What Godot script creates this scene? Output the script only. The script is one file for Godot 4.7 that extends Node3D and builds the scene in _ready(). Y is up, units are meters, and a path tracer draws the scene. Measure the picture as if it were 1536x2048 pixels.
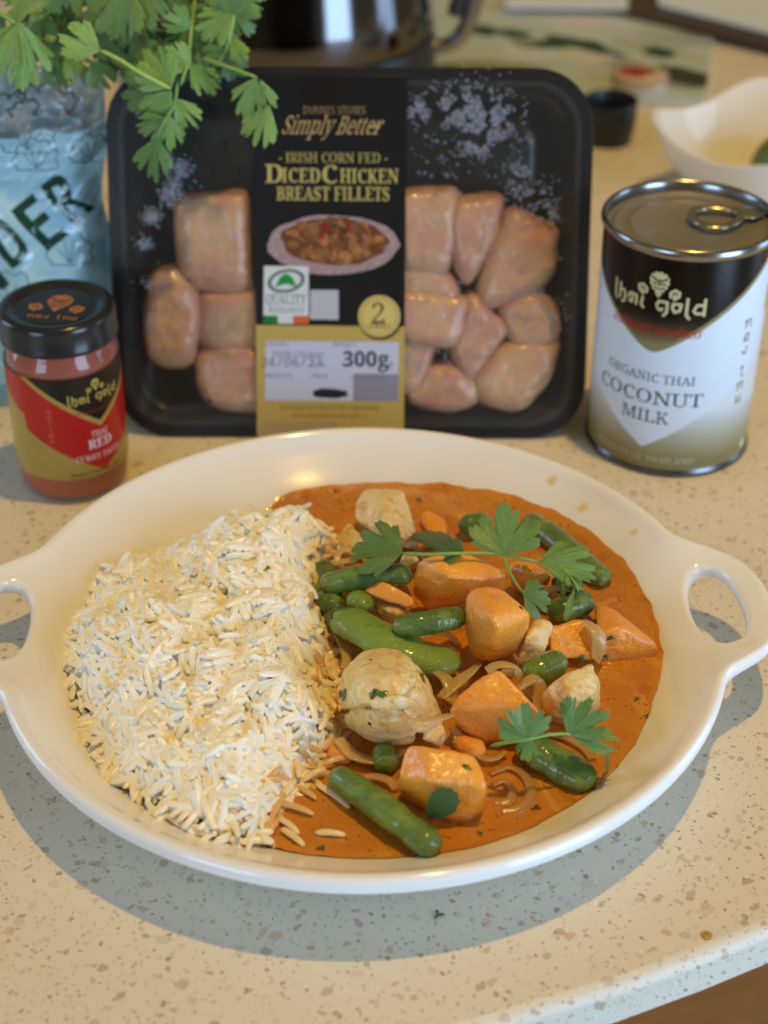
extends Node3D
# A plate of rice and curry on a speckled worktop, with a jar, a tin, a tray of raw chicken and a bag of herbs behind it.
# Lengths inside meshes are given in millimetres; PC is the centre of the plate on the worktop.
const PC := Vector3(-0.0074, 0.0, -0.4915)
const MM := 0.001
var rng := RandomNumberGenerator.new()
var taken := {}
var solids: Array = []          # distance functions of the pieces on the plate, so that crumbs can be laid on them
var noise := FastNoiseLite.new()
var noise2 := FastNoiseLite.new()
var mats := {}

# ------------------------------------------------------------------ naming
func numbered(called: String) -> String:
	var n: int = taken.get(called, 0)
	taken[called] = n + 1
	return called if n == 0 else "%s_%03d" % [called, n]

func tag(o: Node, label: String, category: String, group := "") -> Node:
	if label: o.set_meta("label", label)
	if category: o.set_meta("category", category)
	if group: o.set_meta("group", group)
	return o

func thing(called: String, label: String, category: String, at := Vector3.ZERO, group := "") -> Node3D:
	var o := Node3D.new()
	o.name = numbered(called)
	add_child(o)
	o.position = at
	tag(o, label, category, group)
	return o

func obj(called: String, mesh: Mesh, m: Material, parent: Node = null, at := Vector3.ZERO) -> MeshInstance3D:
	var o := MeshInstance3D.new()
	o.mesh = mesh
	o.material_override = m
	o.position = at
	if parent == null:
		o.name = numbered(called)
		add_child(o)
	else:
		var n := 0
		var nm := called
		while parent.has_node(NodePath(nm)):
			n += 1
			nm = "%s_%03d" % [called, n]
		o.name = nm
		parent.add_child(o)
	return o

# ------------------------------------------------------------------ mesh building
class MB:
	var v := PackedVector3Array()
	var n := PackedVector3Array()
	var uv := PackedVector2Array()
	var c := PackedColorArray()
	var i := PackedInt32Array()
	func add(p: Vector3, nn: Vector3, t := Vector2.ZERO, col := Color.WHITE) -> int:
		v.append(p)
		n.append(nn)
		uv.append(t)
		c.append(col)
		return v.size() - 1
	func tri(a: int, b: int, d: int) -> void:
		var g := (v[b] - v[a]).cross(v[d] - v[a])
		if g.dot(n[a] + n[b] + n[d]) > 0.0:
			i.append_array(PackedInt32Array([a, d, b]))
		else:
			i.append_array(PackedInt32Array([a, b, d]))
	func quad(a: int, b: int, d: int, e: int) -> void:
		tri(a, b, d)
		tri(a, d, e)
	func flat(p: Array, col := Color.WHITE) -> void:     # a flat polygon fan
		var nn: Vector3 = (p[1] - p[0]).cross(p[2] - p[0]).normalized()
		var s := v.size()
		for q in p: add(q, nn, Vector2.ZERO, col)
		for k in range(1, p.size() - 1): tri(s, s + k, s + k + 1)
	func box(lo: Vector3, hi: Vector3, b := 0.0) -> void:
		var m := (lo + hi) / 2.0
		var h := (hi - lo) / 2.0
		for ax in 3:
			for s in [-1.0, 1.0]:
				var a1 := (ax + 1) % 3
				var a2 := (ax + 2) % 3
				var nn := Vector3.ZERO
				nn[ax] = s
				var q := []
				for e in [[-1, -1], [1, -1], [1, 1], [-1, 1]]:
					var p := Vector3.ZERO
					p[ax] = s * h[ax]
					p[a1] = e[0] * (h[a1] - b)
					p[a2] = e[1] * (h[a2] - b)
					q.append(add(m + p, nn, Vector2(p[a1], p[a2])))
				quad(q[0], q[1], q[2], q[3])
		if b <= 0.0: return
		for ax in 3:          # chamfers along each edge, and the corners
			var a1 := (ax + 1) % 3
			var a2 := (ax + 2) % 3
			for s1 in [-1.0, 1.0]:
				for s2 in [-1.0, 1.0]:
					var q := []
					for e in [[-1, 0], [1, 0], [1, 1], [-1, 1]]:
						var p := Vector3.ZERO
						var nn := Vector3.ZERO
						p[ax] = e[0] * (h[ax] - b)
						p[a1] = s1 * (h[a1] - (b if e[1] == 1 else 0.0))
						p[a2] = s2 * (h[a2] - (0.0 if e[1] == 1 else b))
						nn[a1 if e[1] == 0 else a2] = s1 if e[1] == 0 else s2
						q.append(add(m + p, nn))
					quad(q[0], q[1], q[2], q[3])
		for sx in [-1.0, 1.0]:
			for sy in [-1.0, 1.0]:
				for sz in [-1.0, 1.0]:
					var s := Vector3(sx, sy, sz)
					var a := add(m + s * (h - Vector3(0, b, b)), Vector3(sx, 0, 0))
					var d := add(m + s * (h - Vector3(b, 0, b)), Vector3(0, sy, 0))
					var e := add(m + s * (h - Vector3(b, b, 0)), Vector3(0, 0, sz))
					tri(a, d, e)
	func renormal() -> void:       # normals from the faces round each vertex
		var acc := PackedVector3Array()
		acc.resize(v.size())
		for k in range(0, i.size(), 3):
			var g := (v[i[k + 1]] - v[i[k]]).cross(v[i[k + 2]] - v[i[k]]) * -1.0
			for j in 3: acc[i[k + j]] += g
		for k in v.size():
			if acc[k].length() > 1e-9: n[k] = acc[k].normalized()
	func done(scale := 0.001) -> ArrayMesh:
		var a := []
		a.resize(Mesh.ARRAY_MAX)
		var vs := v.duplicate()
		for k in vs.size(): vs[k] = vs[k] * scale
		a[Mesh.ARRAY_VERTEX] = vs
		a[Mesh.ARRAY_NORMAL] = n
		a[Mesh.ARRAY_TEX_UV] = uv
		a[Mesh.ARRAY_COLOR] = c
		a[Mesh.ARRAY_INDEX] = i
		var m := ArrayMesh.new()
		m.add_surface_from_arrays(Mesh.PRIMITIVE_TRIANGLES, a)
		return m

# a profile of (radius, height) points turned round the y axis; corners sharper than 40 degrees stay sharp
func lathe(prof: Array, sides := 64, a0 := 0.0, a1 := TAU) -> ArrayMesh:
	var mb := MB.new()
	var segn := []
	for k in prof.size() - 1:
		var d: Vector2 = prof[k + 1] - prof[k]
		segn.append(Vector2(d.y, -d.x).normalized())
	var total := 0.0
	for k in prof.size() - 1:
		var ends := [segn[k], segn[k]]
		if k > 0 and segn[k - 1].dot(segn[k]) > 0.76: ends[0] = (segn[k - 1] + segn[k]).normalized()
		if k < segn.size() - 1 and segn[k + 1].dot(segn[k]) > 0.76: ends[1] = (segn[k + 1] + segn[k]).normalized()
		var rows := []
		for e in 2:
			var p: Vector2 = prof[k + e]
			var row := []
			for s in sides + 1:
				var a: float = lerp(a0, a1, float(s) / sides)
				row.append(mb.add(Vector3(p.x * sin(a), p.y, p.x * cos(a)), Vector3(ends[e].x * sin(a), ends[e].y, ends[e].x * cos(a)), Vector2(float(s) / sides, p.y)))
			rows.append(row)
		for s in sides: mb.quad(rows[0][s], rows[0][s + 1], rows[1][s + 1], rows[1][s])
	return mb.done(1.0)

# a tube through points; each radius its own; flat < 1 squeezes it along «up»
func tube(mb: MB, pts: Array, rad: Array, sides := 10, flat := 1.0, up := Vector3.UP, cf = null) -> void:
	var rows := []
	for k in pts.size():
		var d: Vector3 = (pts[mini(k + 1, pts.size() - 1)] - pts[maxi(k - 1, 0)]).normalized()
		var s := d.cross(up).normalized()
		var u := s.cross(d).normalized()
		var slope: float = (rad[maxi(k - 1, 0)] - rad[mini(k + 1, pts.size() - 1)]) / maxf((pts[mini(k + 1, pts.size() - 1)] - pts[maxi(k - 1, 0)]).length(), 0.01)
		var row := []
		for j in sides + 1:
			var a := TAU * j / sides
			var o := s * cos(a) + u * sin(a) * flat
			var nn := (s * cos(a) + u * sin(a) / flat + d * clampf(slope, -3.0, 3.0)).normalized()
			var p: Vector3 = pts[k] + o * rad[k]
			row.append(mb.add(p, nn, Vector2(float(j) / sides, float(k) / (pts.size() - 1)), cf.call(p, nn) if cf else Color.WHITE))
		rows.append(row)
	for k in pts.size() - 1:
		for j in sides: mb.quad(rows[k][j], rows[k][j + 1], rows[k + 1][j + 1], rows[k + 1][j])

func curve(p: Array, count: int) -> Array:       # a smooth line through points
	var c := Curve3D.new()
	c.bake_interval = 0.5
	for k in p.size():
		var t: Vector3 = (p[mini(k + 1, p.size() - 1)] - p[maxi(k - 1, 0)]) / 6.0
		c.add_point(p[k], -t, t)
	var out := []
	var l := c.get_baked_length()
	for k in count: out.append(c.sample_baked(l * k / (count - 1), true))
	return out

# one vertex in each cell that the surface crosses, one quad round each crossed edge
func nets(f: Callable, lo: Vector3, hi: Vector3, h: float, cf = null, steps := 1) -> ArrayMesh:
	var nx := int(ceil((hi.x - lo.x) / h)) + 2
	var ny := int(ceil((hi.y - lo.y) / h)) + 2
	var nz := int(ceil((hi.z - lo.z) / h)) + 2
	var val := PackedFloat32Array()
	val.resize(nx * ny * nz)
	var cell := PackedInt32Array()
	cell.resize(nx * ny * nz)
	cell.fill(-1)
	var B := 6
	var active := []
	for bz in range(0, nz, B):
		for by in range(0, ny, B):
			for bx in range(0, nx, B):
				var d0: float = f.call(lo + (Vector3(bx, by, bz) + Vector3.ONE * (B * 0.5)) * h)
				var on := absf(d0) < B * h * 0.9 * 1.25 + 2.0 * h
				if on: active.append(Vector3i(bx, by, bz))
				for z in range(bz, mini(bz + B, nz)):
					for y in range(by, mini(by + B, ny)):
						var o := (z * ny + y) * nx
						for x in range(bx, mini(bx + B, nx)):
							val[o + x] = f.call(lo + Vector3(x, y, z) * h) if on else d0
	var mb := MB.new()
	var sy := nx
	var sz := nx * ny
	var off := [0, 1, sy, sy + 1, sz, sz + 1, sz + sy, sz + sy + 1]
	var crd := [Vector3(0, 0, 0), Vector3(1, 0, 0), Vector3(0, 1, 0), Vector3(1, 1, 0), Vector3(0, 0, 1), Vector3(1, 0, 1), Vector3(0, 1, 1), Vector3(1, 1, 1)]
	var edges := [[0, 1], [2, 3], [4, 5], [6, 7], [0, 2], [1, 3], [4, 6], [5, 7], [0, 4], [1, 5], [2, 6], [3, 7]]
	for b in active:
		for z in range(b.z, mini(b.z + B, nz - 1)):
			for y in range(b.y, mini(b.y + B, ny - 1)):
				for x in range(b.x, mini(b.x + B, nx - 1)):
					var o: int = (z * ny + y) * nx + x
					var cnt := 0
					for k in 8:
						if val[o + off[k]] < 0.0: cnt += 1
					if cnt == 0 or cnt == 8: continue
					var sum := Vector3.ZERO
					var m := 0
					for e in edges:
						var a: float = val[o + off[e[0]]]
						var d: float = val[o + off[e[1]]]
						if (a < 0.0) != (d < 0.0):
							sum += crd[e[0]].lerp(crd[e[1]], a / (a - d))
							m += 1
					var p := lo + (Vector3(x, y, z) + sum / m) * h
					var g := Vector3.UP
					for s in steps:
						var q := 0.25 * h
						g = Vector3(f.call(p + Vector3(q, 0, 0)) - f.call(p - Vector3(q, 0, 0)), f.call(p + Vector3(0, q, 0)) - f.call(p - Vector3(0, q, 0)), f.call(p + Vector3(0, 0, q)) - f.call(p - Vector3(0, 0, q))) / (2.0 * q)
						var gl := maxf(g.length_squared(), 0.05)
						var stp: Vector3 = g * (f.call(p) / gl)
						if stp.length() < h: p -= stp
					g = g.normalized()
					cell[o] = mb.add(p, g, Vector2.ZERO, cf.call(p, g) if cf else Color.WHITE)
	for b in active:
		for z in range(maxi(b.z, 1), mini(b.z + B, nz - 1)):
			for y in range(maxi(b.y, 1), mini(b.y + B, ny - 1)):
				for x in range(maxi(b.x, 1), mini(b.x + B, nx - 1)):
					var o: int = (z * ny + y) * nx + x
					var s := val[o] < 0.0
					if s != (val[o + 1] < 0.0): face(mb, cell, o, sy, sz)
					if s != (val[o + sy] < 0.0): face(mb, cell, o, 1, sz)
					if s != (val[o + sz] < 0.0): face(mb, cell, o, 1, sy)
	return mb.done()

func face(mb: MB, cell: PackedInt32Array, o: int, a: int, b: int) -> void:
	var p := [cell[o], cell[o - a], cell[o - a - b], cell[o - b]]
	for k in p:
		if k < 0: return
	mb.quad(p[0], p[1], p[2], p[3])

# the planes of the convex hull of a few points
func hull(pts: Array) -> Array:
	var out := []
	var n := pts.size()
	for a in n:
		for b in range(a + 1, n):
			for c in range(b + 1, n):
				var nn: Vector3 = (pts[b] - pts[a]).cross(pts[c] - pts[a])
				if nn.length() < 1e-3: continue
				nn = nn.normalized()
				var o: float = nn.dot(pts[a])
				var up := 0
				var down := 0
				for p in pts:
					var d: float = nn.dot(p) - o
					if d > 1e-3: up += 1
					elif d < -1e-3: down += 1
				if up > 0 and down > 0: continue
				var pl := Plane(nn, o) if up == 0 else Plane(-nn, -o)
				var dup := false
				for q in out:
					if q.normal.dot(pl.normal) > 0.998 and absf(q.d - pl.d) < 0.3: dup = true
				if not dup: out.append(pl)
	return out

func hull_dist(planes: Array, p: Vector3, r: float) -> float:
	var s := 0.0
	var m := -1e6
	for q in planes:
		var d: float = q.normal.dot(p) - q.d
		if d > m: m = d
		if d > -r: s += (d + r) * (d + r)
	return sqrt(s) - r if s > 0.0 else m

# a lump of food: the hull of its corners, rounded, with an uneven surface
func lump(sets: Array, r: float, amp: float, freq: float, h: float, cf: Callable, stretch := Vector3.ONE, crease := 0.0, grow := 0.7) -> ArrayMesh:
	var hulls := []
	var lo := Vector3.ONE * 1e6
	var hi := -lo
	for s in sets:
		hulls.append(hull(s))
		for p in s:
			lo = lo.min(p)
			hi = hi.max(p)
	var off := Vector3(rng.randf(), rng.randf(), rng.randf()) * 500.0
	var f := func(p: Vector3) -> float:
		var d := 1e6
		for q in hulls: d = minf(d, hull_dist(q, p, r) - grow)
		if d < 4.0 * amp + 3.0:
			var q2: Vector3 = (p * stretch + off) * freq
			d += noise.get_noise_3dv(q2) * amp + noise2.get_noise_3dv(q2 * 3.1) * amp * 0.35
			if crease > 0.0: d += crease * pow(1.0 - absf(noise.get_noise_3dv(q2 * 0.7 + Vector3(90, 0, 0))), 12.0)
		return d
	solids.append(f)
	return nets(f, lo - Vector3.ONE * (amp * 2.0 + 2.0), hi + Vector3.ONE * (amp * 2.0 + 2.0), h, cf)

func rest(x: float, z: float, default_y := 18.5) -> Array:      # the top of what lies at (x, z) on the plate, and its normal
	var y := 80.0
	while y > default_y:
		var d := 1e6
		for f in solids: d = minf(d, f.call(Vector3(x, y, z)))
		if d < 0.08: break
		y -= maxf(d * 0.7, 0.08)
	if y <= default_y: return [Vector3(x, default_y, z), Vector3.UP]
	var p := Vector3(x, y, z)
	var g := Vector3.ZERO
	for k in 3:
		var e := Vector3.ZERO
		e[k] = 0.5
		var a := 1e6
		var b := 1e6
		for f in solids:
			a = minf(a, f.call(p + e))
			b = minf(b, f.call(p - e))
		g[k] = a - b
	return [p, g.normalized() if g.length() > 0.01 else Vector3.UP]

# ------------------------------------------------------------------ pictures for textures
func poly(im: Image, pts: Array, col: Color) -> void:          # an even-odd filled polygon
	var y0 := 1e9
	var y1 := -1e9
	for p in pts:
		y0 = minf(y0, p.y)
		y1 = maxf(y1, p.y)
	var w := im.get_width()
	for y in range(maxi(0, int(floor(y0))), mini(im.get_height(), int(ceil(y1)) + 1)):
		var yy := y + 0.5
		var xs := []
		for k in pts.size():
			var a: Vector2 = pts[k]
			var b: Vector2 = pts[(k + 1) % pts.size()]
			if (a.y <= yy) != (b.y <= yy): xs.append(a.x + (yy - a.y) / (b.y - a.y) * (b.x - a.x))
		xs.sort()
		for k in range(0, xs.size() - 1, 2):
			var xa := maxi(0, int(round(xs[k])))
			var xb := mini(w, int(round(xs[k + 1])))
			if xb > xa: im.fill_rect(Rect2i(xa, y, xb - xa, 1), col)

func ellipse(im: Image, c: Vector2, r: Vector2, col: Color, turn := 0.0, wob := 0.0) -> void:
	var p := []
	for k in 28:
		var a := TAU * k / 28.0
		p.append(c + (Vector2(cos(a), sin(a)) * r * (1.0 + rng.randf_range(-wob, wob))).rotated(turn))
	poly(im, p, col)

func stroke(im: Image, pts: Array, w: float, col: Color) -> void:
	for k in pts.size() - 1:
		var a: Vector2 = pts[k]
		var b: Vector2 = pts[k + 1]
		var s := (b - a).normalized().orthogonal() * w * 0.5
		poly(im, [a + s, b + s, b - s, a - s], col)
	if w > 2.5:
		for p in pts: ellipse(im, p, Vector2.ONE * w * 0.5, col)

# lettering: the triangles of a TextMesh drawn into the picture; centre, cap height and width in pixels (width 0: natural)
func text(im: Image, what: String, c: Vector2, cap: float, col: Color, font := "Droid Serif", width := 0.0, shear := 0.0, turn := 0.0, bold := false) -> void:
	var sf := SystemFont.new()
	sf.font_names = PackedStringArray([font])
	if bold: sf.font_weight = 700
	var tm := TextMesh.new()
	tm.font = sf
	tm.font_size = 64
	tm.pixel_size = 1.0
	tm.depth = 0.0
	tm.curve_step = 2.0
	tm.text = what
	var a := tm.get_mesh_arrays()
	if a.is_empty() or a[Mesh.ARRAY_VERTEX] == null: return
	var v: PackedVector3Array = a[Mesh.ARRAY_VERTEX]
	if v.is_empty(): return
	var idx: PackedInt32Array = a[Mesh.ARRAY_INDEX] if a[Mesh.ARRAY_INDEX] != null else PackedInt32Array(range(v.size()))
	var lo := Vector2(1e9, 1e9)
	var hi := -lo
	for p in v:
		lo = lo.min(Vector2(p.x, p.y))
		hi = hi.max(Vector2(p.x, p.y))
	var k := cap / maxf(1.0, 64.0 * 0.72)
	var kx := k if width <= 0.0 else width / maxf(1.0, hi.x - lo.x)
	var mid := (lo + hi) / 2.0
	for t in range(0, idx.size() - 2, 3):
		var tri := []
		for j in 3:
			var p := Vector2(v[idx[t + j]].x - mid.x, v[idx[t + j]].y - mid.y)
			tri.append(c + Vector2(p.x * kx + p.y * k * shear, -p.y * k).rotated(turn))
		poly(im, tri, col)

func lion(im: Image, c: Vector2, s: float, col: Color, dark: Color) -> void:      # the maned head between two curled paws
	var p := []
	for k in 26:
		var a := TAU * k / 26.0
		var r := 1.0 if k % 2 == 0 else 0.86
		var sx := 0.52 + 0.1 * sin(a) * -1.0
		p.append(c + Vector2(cos(a) * sx * r, sin(a) * 0.6 * r - 0.05) * s)
	poly(im, p, col)
	for e in [-1.0, 1.0]:
		stroke(im, [c + Vector2(e * 0.36, -0.28) * s, c + Vector2(e * 0.1, -0.12) * s], s * 0.09, dark)
		stroke(im, [c + Vector2(e * 0.3, 0.02) * s, c + Vector2(e * 0.12, 0.02) * s], s * 0.08, dark)
		stroke(im, [c + Vector2(e * 0.26, 0.22) * s, c + Vector2(e * 0.05, 0.3) * s], s * 0.07, dark)
		stroke(im, [c + Vector2(e * 0.62, 0.62) * s, c + Vector2(e * 0.6, 0.4) * s, c + Vector2(e * 0.8, 0.24) * s, c + Vector2(e * 1.02, 0.34) * s, c + Vector2(e * 1.0, 0.55) * s, c + Vector2(e * 0.8, 0.72) * s], s * 0.15, col)
		stroke(im, [c + Vector2(e * 0.76, 0.62) * s, c + Vector2(e * 0.84, 0.46) * s], s * 0.12, col)
	stroke(im, [c + Vector2(0, -0.2) * s, c + Vector2(0, 0.12) * s], s * 0.07, dark)
	poly(im, [c + Vector2(-0.2, 0.5) * s, c + Vector2(0.2, 0.5) * s, c + Vector2(0, 0.78) * s], col)

# «thai gold» in its brush lettering, drawn with strokes; box: left, baseline, width, x-height
func thai_gold(im: Image, at: Vector2, w: float, xh: float, col: Color) -> void:
	var L := [
		[[0.0, -1.7], [0.0, -0.1], [0.25, 0.25]], [[0.7, -1.5], [0.7, 0.0]], [[0.7, -0.9], [1.3, -0.9], [1.45, -0.5], [1.35, 0.2], [1.05, 0.35]],
		[[1.9, -0.5], [2.1, -0.95], [2.9, -0.95]], [[2.0, -0.1], [2.35, -0.05], [2.4, -0.6]], [[2.9, -0.95], [2.9, 0.0]], [[3.6, -0.95], [3.5, -0.1], [3.75, 0.1]], [[3.55, -1.45], [3.6, -1.42]],
		[[5.2, -0.5], [5.4, -0.95], [6.3, -0.95], [6.3, 0.1], [6.0, 0.5]], [[5.3, -0.2], [5.6, 0.0], [5.8, -0.2]],
		[[6.9, -0.9], [7.7, -0.9], [7.6, -0.2], [7.1, 0.0], [6.85, -0.4], [6.9, -0.9]], [[8.3, -1.55], [8.3, 0.2], [8.6, 0.55]],
		[[9.1, -0.5], [9.3, -0.9], [10.0, -0.9]], [[9.0, -0.3], [9.3, 0.0], [10.1, 0.0]], [[10.1, -1.5], [10.1, 0.2]]]
	for s in L:
		var p := []
		for q in s: p.append(at + Vector2(q[0] / 10.2 * w, q[1] * xh))
		stroke(im, p, xh * 0.3, col)

# the Thai words for it, drawn with strokes, each glyph in a unit square; down = one below the other
func thai_script(im: Image, at: Vector2, s: float, col: Color, down: bool) -> void:
	var G := [
		[[[0.05, 0.3], [0.2, 0.2], [0.25, 0.35], [0.1, 0.4]], [[0.22, 0.25], [0.22, 1.0]], [[0.22, 0.6], [0.6, 0.2], [0.85, 0.3], [0.85, 1.0]]],
		[[[0.2, 0.4], [0.45, 0.2], [0.8, 0.35], [0.8, 0.95], [0.2, 0.95], [0.2, 0.6], [0.45, 0.65]]],
		[[[0.6, 0.25], [0.75, 0.3], [0.7, 0.7], [0.5, 1.0], [0.15, 0.6]]],
		[[[0.3, 0.05], [0.6, -0.1], [0.5, 0.2], [0.5, 0.9], [0.7, 1.0]]],
		[[[0.05, 0.3], [0.2, 0.2], [0.25, 0.35]], [[0.22, 0.25], [0.22, 1.0]], [[0.22, 0.6], [0.6, 0.2], [0.85, 0.3], [0.85, 1.0]]],
		[[[0.2, 0.25], [0.2, 0.5], [0.35, 0.55], [0.2, 0.7], [0.2, 0.95], [0.8, 0.95], [0.8, 0.2]]]]
	for k in G.size():
		var o := at + (Vector2(0, s * (1.35 * k + (0.9 if k > 2 else 0.0))) if down else Vector2(s * (1.0 * k + (0.5 if k > 2 else 0.0)), 0))
		for st in G[k]:
			var p := []
			for q in st: p.append(o + Vector2(q[0], q[1]) * s * (0.95 if down else 0.9))
			stroke(im, p, s * 0.17, col)

func tex(im: Image) -> ImageTexture:
	return ImageTexture.create_from_image(im)

func pic(w: int, h: int, col: Color) -> Image:
	var im := Image.create(w, h, false, Image.FORMAT_RGB8)
	im.fill(col)
	return im

func bumps(freq: float, strength := 4.0, octaves := 4, size := 512, kind := FastNoiseLite.TYPE_SIMPLEX_SMOOTH) -> NoiseTexture2D:
	var n := FastNoiseLite.new()
	n.noise_type = kind
	n.frequency = freq
	n.fractal_octaves = octaves
	n.seed = 7
	var t := NoiseTexture2D.new()
	t.width = size
	t.height = size
	t.seamless = true
	t.as_normal_map = true
	t.bump_strength = strength
	t.noise = n
	return t

func lin(r: float, g: float, b: float) -> Color:      # a linear colour for vertex colours
	return Color(r, g, b)

func mat(col: Color, rough: float, metal := 0.0) -> StandardMaterial3D:
	var m := StandardMaterial3D.new()
	m.albedo_color = col
	m.roughness = rough
	m.metallic = metal
	m.cull_mode = BaseMaterial3D.CULL_DISABLED
	return m

func vmat(rough: float, normal: Texture2D = null, per_mm := 0.05, ns := 1.0) -> StandardMaterial3D:      # coloured by its vertices
	var m := mat(Color.WHITE, rough)
	m.vertex_color_use_as_albedo = true
	if normal:
		m.normal_enabled = true
		m.normal_texture = normal
		m.normal_scale = ns
		m.uv1_triplanar = true
		m.uv1_scale = Vector3.ONE * per_mm * 1000.0
	return m

func glass(tint: Color, alpha: float, rough := 0.03) -> StandardMaterial3D:
	var m := mat(Color(tint, alpha), rough)
	m.transparency = BaseMaterial3D.TRANSPARENCY_ALPHA
	return m

# ------------------------------------------------------------------ the scene
func _ready() -> void:
	rng.seed = 4711
	noise.frequency = 1.0
	noise.fractal_octaves = 2
	noise2.frequency = 1.0
	noise2.seed = 5
	camera_and_light()
	surfaces()
	worktop()
	plate()
	curry()
	rice()
	garnish()
	tin()
	jar()
	tray()
	herb_bag()
	back_of_worktop()

func camera_and_light() -> void:
	var cam := Camera3D.new()
	cam.name = "camera"
	cam.position = Vector3(0, 0.41298, 0)
	cam.rotation = Vector3(-0.59955, 0, 0.00554)
	cam.near = 0.02
	cam.far = 30.0
	var at := CameraAttributesPhysical.new()
	at.frustum_focal_length = 39.81
	at.frustum_focus_distance = 0.598
	at.frustum_near = 0.02
	at.frustum_far = 30.0
	at.exposure_aperture = 5.3
	cam.attributes = at
	add_child(cam)
	cam.fov = 33.55
	cam.current = true
	var env := Environment.new()
	env.background_mode = Environment.BG_COLOR
	env.background_color = Color(0.168, 0.138, 0.072).linear_to_srgb()
	env.tonemap_mode = Environment.TONE_MAPPER_LINEAR
	env.tonemap_exposure = 1.0
	env.sdfgi_enabled = true
	env.ssao_enabled = true
	env.ssil_enabled = true
	var we := WorldEnvironment.new()
	we.name = "surroundings"
	we.environment = env
	add_child(we)
	# the warm ceiling lamp, almost straight above the plate
	var lamp := OmniLight3D.new()
	lamp.name = "ceiling_lamp"
	lamp.position = Vector3(0.25, 1.75, -0.53)
	lamp.light_color = Color(1.0, 0.60, 0.13).linear_to_srgb()
	lamp.light_energy = 1.47
	lamp.light_size = 0.03
	lamp.omni_range = 6.0
	lamp.omni_attenuation = 2.0
	lamp.shadow_enabled = true
	add_child(lamp)
	# daylight from three windows of the room behind the camera
	for w in [["glass_door_behind_camera", Vector3(1.5, 0.15, 0.72), Vector2(0.85, 2.0), 4.4], ["glass_door_on_the_right", Vector3(1.9, 0.1, -0.86), Vector2(0.55, 1.6), 0.9], ["window_behind_left", Vector3(-1.15, 0.45, 1.1), Vector2(0.7, 0.9), 1.3], ["window_on_the_left", Vector3(-1.7, 0.6, -0.9), Vector2(0.6, 0.9), 0.9]]:
		var a := AreaLight3D.new()
		a.name = w[0]
		a.area_size = w[2]
		a.light_color = Color(0.50, 0.72, 1.0).linear_to_srgb()
		a.light_energy = w[3]
		a.area_range = 8.0
		a.shadow_enabled = true
		add_child(a)
		a.look_at_from_position(w[1], Vector3(0, w[1].y, -0.55))

func surfaces() -> void:
	var fine := bumps(0.035, 5.0)
	var wet := bumps(0.012, 6.0, 3)
	mats.fine = fine
	mats.wet = wet
	var m := mat(Color(0.86, 0.855, 0.84).linear_to_srgb(), 0.1)
	mats.ceramic = m
	m = vmat(0.1, wet, 0.03, 0.24)
	m.clearcoat_enabled = true
	m.clearcoat = 0.5
	m.clearcoat_roughness = 0.08
	mats.sauce = m
	m = vmat(0.33, fine, 0.035, 0.8)
	m.clearcoat_enabled = true
	m.clearcoat = 0.35
	m.clearcoat_roughness = 0.2
	mats.potato = m
	m = vmat(0.36, fine, 0.045, 1.1)
	m.uv1_scale = Vector3(22, 75, 60)
	m.clearcoat_enabled = true
	m.clearcoat = 0.35
	m.clearcoat_roughness = 0.18
	mats.chicken = m
	m = vmat(0.17, fine, 0.075, 2.0)
	m.clearcoat_enabled = true
	m.clearcoat = 0.6
	m.clearcoat_roughness = 0.1
	mats.bean = m
	m = vmat(0.18, fine, 0.04, 0.5)
	m.albedo_color = Color(1, 1, 1, 0.55)
	m.transparency = BaseMaterial3D.TRANSPARENCY_ALPHA
	m.clearcoat_enabled = true
	m.clearcoat = 0.5
	mats.onion = m
	m = vmat(0.3)
	mats.rice = m
	# leaf: fan veins, u across the fan and v from the stalk outwards
	var im := pic(512, 256, Color(0.86, 0.86, 0.86))
	for k in 60:
		ellipse(im, Vector2(rng.randf() * 512, rng.randf() * 256), Vector2(rng.randf_range(8, 30), rng.randf_range(8, 26)), Color.from_hsv(0, 0, rng.randf_range(0.8, 0.94)), 0.0, 0.2)
	var hm := pic(512, 256, Color(0.6, 0.6, 0.6))
	for k in 13:
		var u := 512.0 * (k + 0.5) / 13.0
		var u0 := 256.0 + (u - 256.0) * 0.55
		for q in [[im, Color(1.0, 1.0, 0.9), 2.4], [hm, Color(0.3, 0.3, 0.3), 5.0]]:
			stroke(q[0], [Vector2(u0, 0), Vector2(lerpf(u0, u, 0.5), 110), Vector2(u, 256)], q[2], q[1])
			for j in 5:
				var v := 70.0 + j * 36.0
				var uu := lerpf(u0, u, v / 256.0)
				stroke(q[0], [Vector2(uu, v), Vector2(uu + 15, v + 34)], q[2] * 0.6, q[1])
				stroke(q[0], [Vector2(uu, v), Vector2(uu - 15, v + 34)], q[2] * 0.6, q[1])
	m = mat(Color.WHITE, 0.42)
	m.vertex_color_use_as_albedo = true
	m.albedo_texture = tex(im)
	m.heightmap_enabled = true
	m.heightmap_texture = tex(hm)
	m.heightmap_scale = 0.03
	m.backlight_enabled = true
	m.backlight = Color(0.25, 0.4, 0.1)
	mats.leaf = m
	m = vmat(0.4)
	m.backlight_enabled = true
	m.backlight = Color(0.25, 0.35, 0.1)
	mats.stem = m

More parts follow.
